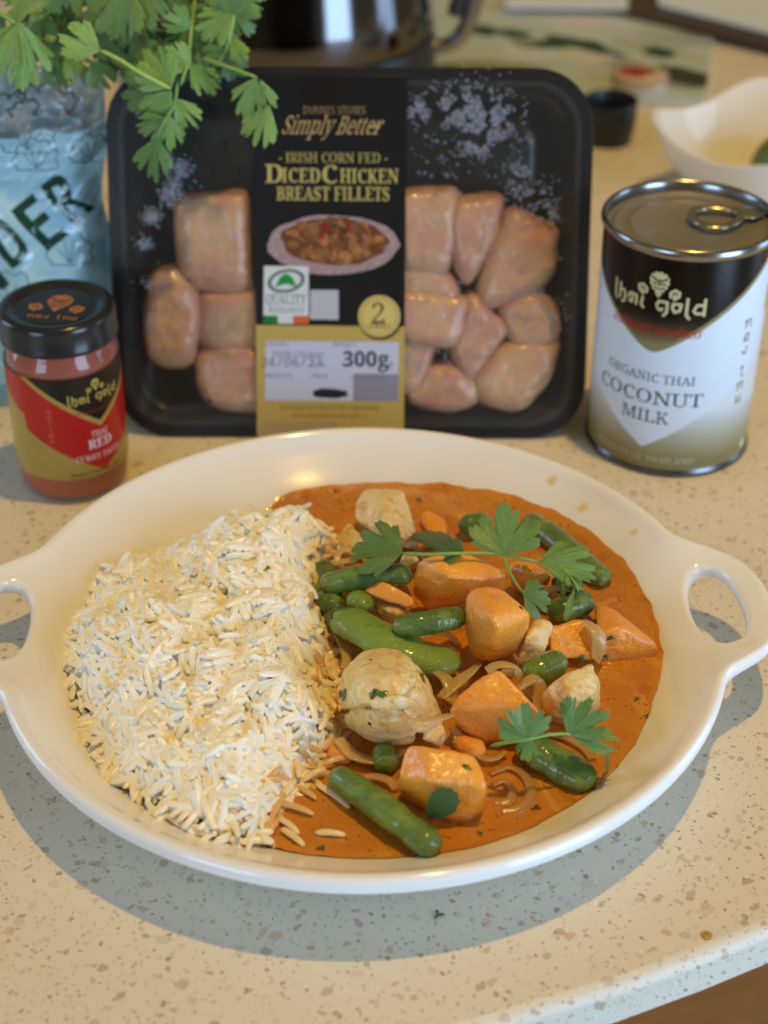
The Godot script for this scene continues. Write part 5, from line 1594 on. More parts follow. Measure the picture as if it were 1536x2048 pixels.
func tray() -> void:
	var CY := 82.5
	var at := Vector3(-0.01600, 0.0005, -0.66400)
	var tilt := -deg_to_rad(21.50000)
	var t := thing("chicken_tray", "black plastic tray of diced raw chicken leaning upright behind the plate", "food tray", at)
	t.rotation.x = tilt
	var black := mat(Color(0.012, 0.013, 0.015).linear_to_srgb(), 0.28)
	black.normal_enabled = true
	black.normal_texture = mats.fine
	black.normal_scale = 0.15
	black.uv1_triplanar = true
	black.uv1_scale = Vector3.ONE * 25.0
	var lp := []
	for q in [[213, 163, 25, -5.0], [215.5, 165, 26, -3.5], [215.5, 165, 26, -0.6], [214, 163.6, 25.4, 0.4], [200, 149.5, 19.5, 0.6], [198.4, 148, 19, -0.4], [195, 144.6, 18, -9], [192.5, 142, 17.5, -10], [178, 127.5, 15, -38], [173, 122.5, 13, -41.5], [166, 115, 11, -42.5]]: lp.append(rrect(q[0], q[1], q[2], q[3], CY))
	obj("tray_shell", loft(lp), black, t)
	var dm := MB.new()      # the dimples of the tray floor
	for j in 9:
		for i in 13:
			var c := Vector3(-72 + i * 12.0 + (6.0 if j % 2 else 0.0), CY - 48 + j * 12.0, -42.4)
			var ci := dm.add(c + Vector3(0, 0, 1.3), Vector3.BACK)
			var s := dm.v.size()
			for k in 9:
				var a := TAU * k / 8.0
				dm.add(c + Vector3(cos(a) * 2.2, sin(a) * 2.2, 0), Vector3(cos(a), sin(a), 0.9).normalized())
			for k in 8: dm.tri(ci, s + k, s + k + 1)
	obj("floor_dimples", dm.done(), black, t).set_meta("kind", "stuff")
	var film := glass(Color(0.9, 0.95, 1.0), 0.015, 0.06)
	film.normal_enabled = true
	film.normal_texture = bumps(0.008, 5.0, 2, 256)
	film.normal_scale = 0.35
	film.uv1_triplanar = true
	film.uv1_scale = Vector3.ONE * 9.0
	var fb := MB.new()
	var cen := fb.add(Vector3(0, CY, 2.2), Vector3.BACK)
	var fl := rrect(205, 154, 21, 0.95, CY)
	for p in fl: fb.add(p, Vector3(0, 0, 1))
	for k in fl.size(): fb.tri(cen, 1 + k, 1 + (k + 1) % fl.size())
	var fo := obj("clear_film", fb.done(), film, t)
	# beads of condensation inside the film
	var wet := MB.new()
	var patches := [[Vector2(30.2, 146.5), 6.5, 150], [Vector2(46.0, 147.9), 12.0, 420], [Vector2(60.4, 145.7), 12.0, 420], [Vector2(56.0, 132.8), 7.5, 230], [Vector2(68.1, 140.3), 10.0, 160], [Vector2(75.0, 118.6), 9.0, 120], [Vector2(81.8, 109.8), 9.0, 140], [Vector2(87.5, 101.0), 5.5, 130], [Vector2(-75.5, 119.4), 7.0, 170], [Vector2(-79.6, 109.6), 5.0, 110], [Vector2(-88.4, 99.8), 4.0, 90], [Vector2(-91.8, 87.6), 3.4, 60], [Vector2(-88.8, 70.9), 7.0, 60], [Vector2(-88.3, 55.1), 6.0, 60], [Vector2(82.4, 63.2), 9.0, 140], [Vector2(88.2, 54.1), 8.0, 220], [Vector2(65.8, 24.6), 8.0, 90], [Vector2(82.9, 31.4), 8.0, 60], [Vector2(35.0, 58.9), 6.0, 30], [Vector2(28.2, 34.0), 6.0, 60], [Vector2(55.4, 54.3), 10.0, 40], [Vector2(39.5, 123.1), 18.0, 40], [Vector2(68.5, 98.9), 24.0, 50], [Vector2(46.4, 40.7), 24.0, 50]]
	for q in patches:
		for k in q[2] * 2:
			var d: Vector2 = q[0] + Vector2(rng.randfn(0, 0.5), rng.randfn(0, 0.5)) * q[1]
			if noise.get_noise_2d(d.x * 0.12, d.y * 0.12) < -0.12 and q[1] > 5.0: continue
			var r := rng.randf_range(0.2, 0.75) * (1.0 if q[1] < 15.0 else 1.15)
			var c := Vector3(d.x, d.y, 0.55)
			var ci := wet.add(c + Vector3(0, 0, r * 0.45), Vector3.BACK)
			var s := wet.v.size()
			for j in 7:
				var a := TAU * j / 6.0
				wet.add(c + Vector3(cos(a) * r, sin(a) * r, 0), Vector3(cos(a), sin(a), 0.8).normalized())
			for j in 6: wet.tri(ci, s + j, s + j + 1)
	var wm := mat(Color(0.62, 0.66, 0.74, 0.36), 0.3)
	wm.transparency = BaseMaterial3D.TRANSPARENCY_ALPHA
	obj("condensation", wet.done(), wm, fo).set_meta("kind", "stuff")
	# the printed sleeve across the tray
	var a: Vector2 = Vector2(-42.3, 6.7)
	var b: Vector2 = Vector2(24.9, 6.3)
	var w := b.x - a.x
	var px := 8.0      # pixels per millimetre
	var IW := int(w * px)
	var IH := int(163.0 * px)
	var X := func(v: Vector2) -> Vector2: return Vector2((v.x - a.x) * px, (163.0 - v.y) * px)
	var im := pic(IW, IH, Color(0.052, 0.045, 0.062))
	var gold := Color(0.72, 0.66, 0.38)
	text(im, "DUNNES STORES", X.call(Vector2(-6.8, 146.5)), 26.0, Color(0.6, 0.5, 0.3), "Droid Sans", 27.0 * px)
	text(im, "Simply Better", X.call(Vector2(-7.6, 139.0)), 62.0, Color(0.72, 0.62, 0.4), "Droid Serif", 43.0 * px, 0.4)
	stroke(im, [X.call(Vector2(8.1, 139.3)), X.call(Vector2(13.0, 139.9)), X.call(Vector2(11.6, 138.0))], 6.0, Color(0.72, 0.62, 0.4))
	text(im, "- IRISH CORN FED -", X.call(Vector2(-7.3, 126.0)), 34.0, gold, "Droid Serif", 48.0 * px)
	text(im, "D", X.call(Vector2(-33.6, 119.0)), 64.0, gold, "Droid Serif", 0.0, 0.0, 0.0, true)
	text(im, "ICED", X.call(Vector2(-21.6, 118.2)), 50.0, gold, "Droid Serif", 17.0 * px, 0.0, 0.0, true)
	text(im, "C", X.call(Vector2(-8.9, 118.8)), 64.0, gold, "Droid Serif", 0.0, 0.0, 0.0, true)
	text(im, "HICKEN", X.call(Vector2(8.6, 118.1)), 50.0, gold, "Droid Serif", 26.0 * px, 0.0, 0.0, true)
	text(im, "BREAST FILLETS", X.call(Vector2(-7.5, 110.3)), 48.0, gold, "Droid Serif", 50.0 * px, 0.0, 0.0, true)
	# photo of the dish, printed flat
	var pc: Vector2 = X.call(Vector2(-7.5, 87.8))
	ellipse(im, pc + Vector2(0, 8), Vector2(33.5, 15.5) * px, Color(0.03, 0.028, 0.035))
	ellipse(im, pc, Vector2(29.5, 13.4) * px, Color(0.62, 0.52, 0.54), 0.0, 0.03)
	for k in 260:
		var aa := rng.randf() * TAU
		ellipse(im, pc + Vector2(cos(aa) * 28.0, sin(aa) * 12.6) * px * rng.randf_range(0.82, 1.0), Vector2(6, 3), Color(0.72, 0.62, 0.62).darkened(rng.randf() * 0.3), rng.randf() * PI)
	ellipse(im, pc + Vector2(4, -12), Vector2(24, 10.6) * px, Color(0.4, 0.22, 0.12), 0.0, 0.06)
	for k in 110:
		var aa := rng.randf() * TAU
		var rr := sqrt(rng.randf())
		ellipse(im, pc + Vector2(4, -14) + Vector2(cos(aa) * 22.0, sin(aa) * 9.6) * px * rr, Vector2(rng.randf_range(9, 24), rng.randf_range(6, 15)), Color(0.68, 0.45, 0.26).darkened(rng.randf() * 0.5), rng.randf() * PI, 0.25)
	for k in 14: ellipse(im, pc + Vector2(rng.randf_range(-40, 60), rng.randf_range(-75, -25)), Vector2(12, 8), [Color(0.55, 0.1, 0.08), Color(0.2, 0.22, 0.08)][k % 2], rng.randf() * PI, 0.3)
	# quality mark, flag strip, plain tile, gold roundel
	poly(im, [X.call(Vector2(-38.4, 78.4)), X.call(Vector2(-18.4, 78.3)), X.call(Vector2(-18.4, 52.5)), X.call(Vector2(-39.0, 52.6))], Color(0.80, 0.82, 0.84))
	var qc: Vector2 = X.call(Vector2(-28.5, 71.7))
	ellipse(im, qc, Vector2(68, 42), Color(0.35, 0.42, 0.4), -0.2)
	ellipse(im, qc, Vector2(54, 31), Color(0.80, 0.82, 0.84), -0.2)
	poly(im, [qc + Vector2(-40, 22), qc + Vector2(-22, -14), qc + Vector2(0, -28), qc + Vector2(22, -14), qc + Vector2(40, 22), qc + Vector2(8, 12), qc + Vector2(-8, 12)], Color(0.1, 0.55, 0.2))
	text(im, "QUALITY", X.call(Vector2(-28.6, 62.9)), 34.0, Color(0.3, 0.38, 0.34), "Droid Serif", 18.0 * px)
	text(im, "ASSURED", X.call(Vector2(-28.7, 58.8)), 22.0, Color(0.4, 0.46, 0.42), "Droid Sans", 16.0 * px)
	poly(im, [X.call(Vector2(-38.9, 56.2)), X.call(Vector2(-32.4, 56.1)), X.call(Vector2(-32.4, 52.5)), X.call(Vector2(-39.0, 52.6))], Color(0.1, 0.45, 0.18))
	poly(im, [X.call(Vector2(-25.6, 56.1)), X.call(Vector2(-18.3, 56.1)), X.call(Vector2(-18.4, 52.5)), X.call(Vector2(-25.6, 52.5))], Color(0.8, 0.38, 0.16))
	poly(im, [X.call(Vector2(-17.7, 67.8)), X.call(Vector2(-5.1, 67.7)), X.call(Vector2(-5.0, 54.4)), X.call(Vector2(-17.9, 54.5))], Color(0.70, 0.71, 0.74))
	poly(im, [Vector2(-2, X.call(Vector2(-41.3, 51.9)).y), Vector2(IW + 2, X.call(Vector2(25.1, 51.5)).y), Vector2(IW + 2, IH + 2), Vector2(-2, IH + 2)], Color(0.72, 0.62, 0.33))
	var rc: Vector2 = X.call(Vector2(13.3, 56.1))
	ellipse(im, rc + Vector2(3, 6), Vector2(80, 80), Color(0.06, 0.05, 0.05))
	ellipse(im, rc, Vector2(76, 76), Color(0.80, 0.72, 0.42))
	ellipse(im, rc, Vector2(66, 66), Color(0.55, 0.46, 0.22))
	ellipse(im, rc, Vector2(63, 63), Color(0.80, 0.72, 0.42))
	text(im, "2", rc + Vector2(-4, -12), 74.0, Color(0.2, 0.16, 0.12), "Droid Serif")
	text(im, "SERVES", rc + Vector2(0, 36), 18.0, Color(0.3, 0.25, 0.15), "Droid Sans")
	poly(im, [X.call(Vector2(-38.0, 44.8)), X.call(Vector2(22.3, 44.5)), X.call(Vector2(22.2, 17.2)), X.call(Vector2(-38.6, 17.6))], Color(0.74, 0.75, 0.84))
	var grey := Color(0.42, 0.42, 0.48)
	poly(im, [X.call(Vector2(1.8, 30.0)), X.call(Vector2(22.3, 29.9)), X.call(Vector2(22.2, 17.2)), X.call(Vector2(1.6, 17.3))], Color(0.53, 0.53, 0.6))
	for q in [["ORIGIN", Vector2(-33.1, 43.4)], ["WEIGHT", Vector2(-2.2, 43.3)], ["PRICE/KG", Vector2(-32.0, 28.8)], ["PRICE", Vector2(-13.7, 28.7)], ["USE BY DATE", Vector2(8.8, 28.6)]]: text(im, q[0], X.call(q[1]), 17.0, grey, "Droid Sans")
	text(im, "100% Chicken", X.call(Vector2(-23.6, 38.8)), 22.0, grey, "Droid Sans")
	text(im, "24/06/23", X.call(Vector2(-26.4, 35.0)), 34.0, Color(0.33, 0.32, 0.38), "Droid Sans Mono")
	text(im, "1234", X.call(Vector2(-14.4, 34.0)), 17.0, grey, "Droid Sans")
	text(im, "300g", X.call(Vector2(7.3, 35.5)), 56.0, Color(0.16, 0.15, 0.18), "Droid Sans", 0.0, 0.0, 0.0, true)
	text(im, "e", X.call(Vector2(18.6, 34.0)), 30.0, grey, "Droid Sans")
	poly(im, [X.call(Vector2(-16.8, 21.8)), X.call(Vector2(-12.9, 23.2)), X.call(Vector2(-7.2, 22.9)), X.call(Vector2(-1.5, 22.0)), X.call(Vector2(-0.6, 19.9)), X.call(Vector2(-5.7, 18.5)), X.call(Vector2(-13.0, 18.8)), X.call(Vector2(-16.4, 19.3))], Color(0.1, 0.09, 0.12))
	text(im, "PACKAGED IN A PROTECTIVE ATMOSPHERE", X.call(Vector2(-8.9, 14.2)), 15.0, Color(0.38, 0.3, 0.14), "Droid Sans", 45.0 * px)
	text(im, "KEEP REFRIGERATED BELOW 5 C", X.call(Vector2(-9.0, 10.4)), 15.0, Color(0.38, 0.3, 0.14), "Droid Sans", 34.0 * px)
	for k in 40: stroke(im, [Vector2(k * 7.0, X.call(Vector2(-42.2, 7.6)).y + 46), Vector2(k * 7.0 + 14, X.call(Vector2(-42.2, 7.6)).y)], 2.4, Color(0.25, 0.24, 0.3) if k % 2 else Color(0.75, 0.74, 0.72))
	var sm := mat(Color.WHITE, 0.33)
	sm.albedo_texture = tex(im)
	var sb := MB.new()
	var ids := []
	var sec := [[161.5, 1.2], [161.2, 2.2], [82.0, 2.9], [2.0, 2.3], [0.2, 1.5], [-0.4, -0.5], [-0.4, -4.0]]
	for q in sec:
		var row := []
		for e in 2: row.append(sb.add(Vector3(a.x + w * e, q[0], q[1]), Vector3(0, clampf((q[0] - 82.0) / 82.0, -1, 1) if q[1] < 2.0 else 0.0, 1).normalized(), Vector2(e, clampf(1.0 - q[0] / 163.0, 0.001, 0.999))))
		ids.append(row)
	for k in sec.size() - 1: sb.quad(ids[k][0], ids[k][1], ids[k + 1][1], ids[k + 1][0])
	obj("printed_sleeve", sb.done(), sm, t)
	# the raw pieces, each a thing of its own
	var raw := vmat(0.42, mats.fine, 0.03, 0.35)
	raw.clearcoat_enabled = true
	raw.clearcoat = 0.25
	raw.clearcoat_roughness = 0.12
	var pink := func(p: Vector3, _n: Vector3) -> Color:
		var k := clampf(0.5 + noise.get_noise_3dv(p * 0.035) * 1.2, 0.0, 1.0)
		var c := lin(0.52, 0.31, 0.17).lerp(lin(0.48, 0.235, 0.16), k)
		return c.lerp(lin(0.52, 0.34, 0.23), smoothstep(0.2, 0.6, noise2.get_noise_3d(p.x * 0.05, p.y * 0.16, p.z * 0.1)) * 0.6)
	var pieces := [
		["raw chicken piece at the top left of the right window", [Vector2(17.2, 109.7), Vector2(46.2, 110.4), Vector2(48.0, 92.4), Vector2(42.9, 75.7), Vector2(21.6, 78.1)], -3.0],
		["raw chicken piece second from the left in the top row right of the sleeve", [Vector2(47.3, 106.1), Vector2(58.4, 106.7), Vector2(66.7, 107.7), Vector2(65.3, 90.1), Vector2(53.0, 71.9), Vector2(46.3, 83.5)], -3.0],
		["raw chicken piece at the right end of the top row", [Vector2(72.5, 102.2), Vector2(82.0, 96.2), Vector2(92.1, 93.9), Vector2(89.5, 72.1), Vector2(75.7, 63.2), Vector2(60.3, 59.9), Vector2(59.8, 72.3)], -2.5],
		["thin pink raw chicken strip below the top row", [Vector2(17.0, 75.9), Vector2(35.0, 79.6), Vector2(46.3, 72.4), Vector2(49.7, 62.2), Vector2(35.0, 63.4), Vector2(17.0, 68.0)], -6.0],
		["raw chicken piece touching the sleeve in the middle row", [Vector2(15.9, 65.8), Vector2(37.3, 66.1), Vector2(53.1, 62.2), Vector2(49.8, 43.0), Vector2(39.6, 41.9), Vector2(19.2, 47.7)], -2.5],
		["raw chicken piece in the centre of the middle row", [Vector2(55.3, 63.8), Vector2(65.6, 54.2), Vector2(71.3, 49.7), Vector2(60.1, 31.5), Vector2(54.4, 24.6), Vector2(47.5, 40.7)], -3.0],
		["frosty pink raw chicken piece at the right wall of the tray", [Vector2(68.9, 61.0), Vector2(82.4, 67.7), Vector2(92.7, 58.6), Vector2(94.5, 45.0), Vector2(85.1, 35.9), Vector2(71.3, 48.6)], -3.5],
		["large raw chicken piece at the lower right of the tray", [Vector2(71.4, 42.9), Vector2(85.0, 40.5), Vector2(93.6, 42.7), Vector2(89.8, 24.4), Vector2(76.2, 13.0), Vector2(59.0, 17.7), Vector2(56.7, 25.8)], -2.5],
		["small raw chicken piece beside the sleeve in the bottom row", [Vector2(16.9, 46.6), Vector2(37.8, 43.1), Vector2(33.9, 27.1), Vector2(30.5, 20.2), Vector2(19.0, 22.5)], -5.0],
		["raw chicken piece lying along the bottom edge", [Vector2(35.0, 30.5), Vector2(48.7, 32.7), Vector2(59.0, 24.6), Vector2(56.8, 15.4), Vector2(41.9, 12.0), Vector2(27.0, 17.9)], -4.0],
		["big raw chicken block at the top of the left window", [Vector2(-77.5, 105.9), Vector2(-65.2, 108.4), Vector2(-47.4, 109.0), Vector2(-45.1, 92.9), Vector2(-45.7, 67.3), Vector2(-61.9, 66.2), Vector2(-74.9, 69.7), Vector2(-77.9, 86.4)], -4.0],
		["raw chicken piece at the left wall of the tray", [Vector2(-88.7, 73.1), Vector2(-77.4, 74.8), Vector2(-69.9, 64.0), Vector2(-69.8, 45.9), Vector2(-74.2, 33.4), Vector2(-87.9, 33.5), Vector2(-93.2, 43.8)], -3.5],
		["raw chicken piece in the middle of the left window", [Vector2(-68.3, 64.5), Vector2(-57.4, 66.2), Vector2(-37.1, 65.6), Vector2(-36.5, 41.2), Vector2(-58.1, 39.0), Vector2(-68.9, 43.6)], -6.0],
		["raw chicken piece at the bottom of the left window", [Vector2(-69.1, 36.8), Vector2(-58.1, 41.3), Vector2(-36.6, 38.5), Vector2(-37.1, 12.5), Vector2(-56.6, 11.4), Vector2(-67.8, 18.4)], -5.0]]
	for q in pieces:
		var c := Vector2.ZERO
		for v in q[1]: c += v / q[1].size()
		var pts := []
		for v in q[1]:
			var d: Vector2 = v - c
			pts.append(Vector3(v.x, v.y, q[2] - 3.5))
			pts.append(Vector3(c.x + d.x * 0.86, c.y + d.y * 0.86, q[2] + 0.3))
			pts.append(Vector3(c.x + d.x * 0.8, c.y + d.y * 0.8, -36.0))
		var keep := solids.size()
		var mesh := lump([pts], 2.0, 1.3, 0.06, 1.6, pink, Vector3.ONE, 0.0, 4.2)
		solids.resize(keep)
		var bb := mesh.get_aabb().get_center()
		var ar := mesh.surface_get_arrays(0)
		var vs: PackedVector3Array = ar[Mesh.ARRAY_VERTEX]
		for k in vs.size(): vs[k] -= bb
		ar[Mesh.ARRAY_VERTEX] = vs
		var nm := ArrayMesh.new()
		nm.add_surface_from_arrays(Mesh.PRIMITIVE_TRIANGLES, ar)
		var o := obj("raw_chicken", nm, raw, null, at + bb.rotated(Vector3.RIGHT, tilt))
		o.rotation.x = tilt
		tag(o, q[0], "raw chicken", "raw chicken pieces in the tray")

# ------------------------------------------------------------------ bag of fresh herbs
func herb_bag() -> void:
	var at := Vector3(-0.22150, 0.0, -0.70500)
	var tilt := -deg_to_rad(12.00000)
	var t := thing("herb_bag", "pale teal plastic herb bag with a clear top and dark green lettering", "bag", at)
	t.rotation.x = tilt
	# print: pale teal with white-green lettering and leaf outlines; 190 mm wide, 120 mm high
	var px := 7.0
	var W := int(190.0 * px)
	var Hh := int(134.0 * px)
	var X := func(v: Vector2) -> Vector2: return Vector2((v.x + 95.0) * px, (134.0 - v.y) * px)
	var teal := Color(0.66, 0.82, 0.88)
	var im := pic(W, Hh, teal)
	for k in 160:
		ellipse(im, Vector2(rng.randf() * W, rng.randf() * Hh), Vector2(rng.randf_range(20, 90), rng.randf_range(20, 60)), teal.lerp(Color(0.58, 0.77, 0.85), rng.randf()), rng.randf() * PI, 0.2)
	var dark := Color(0.04, 0.25, 0.2)
	var right: Vector2 = X.call(Vector2(79.9, 95.6))
	var mid: Vector2 = X.call(Vector2(66.7, 85.5))
	var left: Vector2 = X.call(Vector2(50.8, 78.0))
	var step := mid - right
	var turn := (right - mid).angle()
	var word := "CORIANDER"
	for k in word.length():
		var c := right + step * (word.length() - 1 - k) * 1.04
		if k == 6: c = left
		text(im, word[k], c, 23.0 * px, dark, "Droid Sans", 12.5 * px, 0.0, turn + (0.05 if k < 8 else 0.02), true)
	for q in [[Vector2(88.5, 114.6), 9.0], [Vector2(61.4, 122.4), 13.0], [Vector2(77.3, 70.5), 10.0], [Vector2(65.0, 112.5), 10.0], [Vector2(79.7, 130.0), 9.0], [Vector2(50.7, 52.0), 12.0]]:
		var o: Vector2 = X.call(q[0])
		var p := []
		for k in 41:
			var a := -PI * 1.15 + PI * 1.3 * k / 40.0
			var r: float = q[1] * px * (0.82 + 0.22 * absf(sin(a * 4.5)))
			p.append(o + Vector2(cos(a), sin(a)) * r)
		p.append(o + Vector2(0, q[1] * px * 0.5))
		p.append(p[0])
		stroke(im, p, 3.4, Color(0.2, 0.38, 0.42))
		for k in 4: stroke(im, [o + Vector2(0, q[1] * px * 0.4), o + Vector2(cos(-0.5 - k * 0.7), sin(-0.5 - k * 0.7)) * q[1] * px * 0.6], 2.6, Color(0.2, 0.38, 0.42))
	var pm := mat(Color.WHITE, 0.22)
	pm.albedo_texture = tex(im)
	pm.clearcoat_enabled = true
	pm.clearcoat = 0.6
	pm.clearcoat_roughness = 0.08
	pm.normal_enabled = true
	pm.normal_texture = bumps(0.012, 7.0, 3, 256)
	pm.normal_scale = 0.6
	var shape := func(u: float, v: float) -> Vector3:       # u -95..95, v 0..165: the front of the pillow
		var e := clampf(1.0 - absf(u) / 95.0, 0.0, 1.0)
		var pin := 1.0 - 0.055 * smoothstep(95.0, 122.0, v) * 0.0 - 0.04 * exp(-pow((v - 96.0) / 14.0, 2.0))
		var bulge := 24.0 * pow(1.0 - pow(1.0 - e, 3.0), 0.7) * (0.75 + 0.25 * sin(clampf(v / 95.0, 0.0, 1.0) * PI)) * (1.0 - 0.72 * smoothstep(95.0, 175.0, v))
		bulge += 3.2 * noise.get_noise_2d(u * 0.03, v * 0.05) + 2.2 * noise.get_noise_2d(u * 0.09 + v * 0.05, v * 0.16) * smoothstep(60.0, 120.0, v) - 4.0 * exp(-pow((v - 98.0 - u * 0.12) / 5.0, 2.0))
		return Vector3(u * pin, v, maxf(bulge, 0.3) * smoothstep(-2.0, 12.0, v))
	var patch := func(v0: float, v1: float, top: Callable, sgn: float, nu: int, nv: int) -> ArrayMesh:
		var mb := MB.new()
		var rows := []
		for j in nv + 1:
			var row := []
			for i in nu + 1:
				var u := lerpf(-95.0, 95.0, float(i) / nu)
				var v: float = lerpf(v0, v1, float(j) / nv)
				v = minf(v, 1e9) if top.is_null() else lerpf(top.call(u), v1, float(j) / nv) if v1 > 130.0 else lerpf(v0, top.call(u), float(j) / nv)
				var p: Vector3 = shape.call(u, v)
				var du: Vector3 = shape.call(u + 1.0, v) - shape.call(u - 1.0, v)
				var dv: Vector3 = shape.call(u, v + 1.0) - shape.call(u, v - 1.0)
				var n := du.cross(dv).normalized()
				row.append(mb.add(p * Vector3(1, 1, sgn), n * Vector3(1, 1, sgn), Vector2((u + 95.0) / 190.0, 1.0 - v / 134.0)))
			rows.append(row)
		for j in nv:
			for i in nu: mb.quad(rows[j][i], rows[j][i + 1], rows[j + 1][i + 1], rows[j + 1][i])
		return mb.done()
	var edge := func(u: float) -> float: return 127.0 + 3.0 * sin(u * 0.05 + 2.0) + 2.0 * sin(u * 0.21)
	obj("printed_front", patch.call(0.0, 116.0, edge, 1.0, 60, 44), pm, t)
	var backm := mat(Color(0.19, 0.23, 0.25).linear_to_srgb(), 0.3)
	obj("dark_back", patch.call(0.0, 116.0, func(u): return 154.0 - 0.03 * u, -1.0, 40, 24), backm, t)
	var clear := glass(Color(0.80, 0.90, 0.95), 0.22, 0.1)
	clear.normal_enabled = true
	clear.normal_texture = bumps(0.016, 9.0, 3, 256)
	clear.normal_scale = 0.8
	obj("clear_top", patch.call(112.0, 155.0, edge, 1.0, 60, 26), clear, t)
	# leaf outlines printed on the clear part
	var ob := MB.new()
	for q in [[Vector2(69.4, 133.7), 15.0], [Vector2(56.6, 133.4), 11.0]]:
		var c: Vector2 = q[0]
		var line := []
		for k in 61:
			var a := -0.15 + (PI + 0.3) * k / 60.0
			var r: float = q[1] * (0.62 + 0.38 * pow(absf(sin(a * 3.5)), 0.7)) * (1.0 + 0.08 * sin(a * 23.0))
			var u := c.x + cos(a) * r
			var v := c.y + sin(a) * r * 0.9
			line.append(shape.call(u, v) + Vector3(0, 0, 0.5))
		tube(ob, line, line.map(func(_v): return 0.42), 5, 0.4, Vector3.BACK, func(_p, _n): return lin(0.02, 0.07, 0.06))
	obj("leaf_outline", ob.done(), mats.stem, t)
	coriander_bunch()

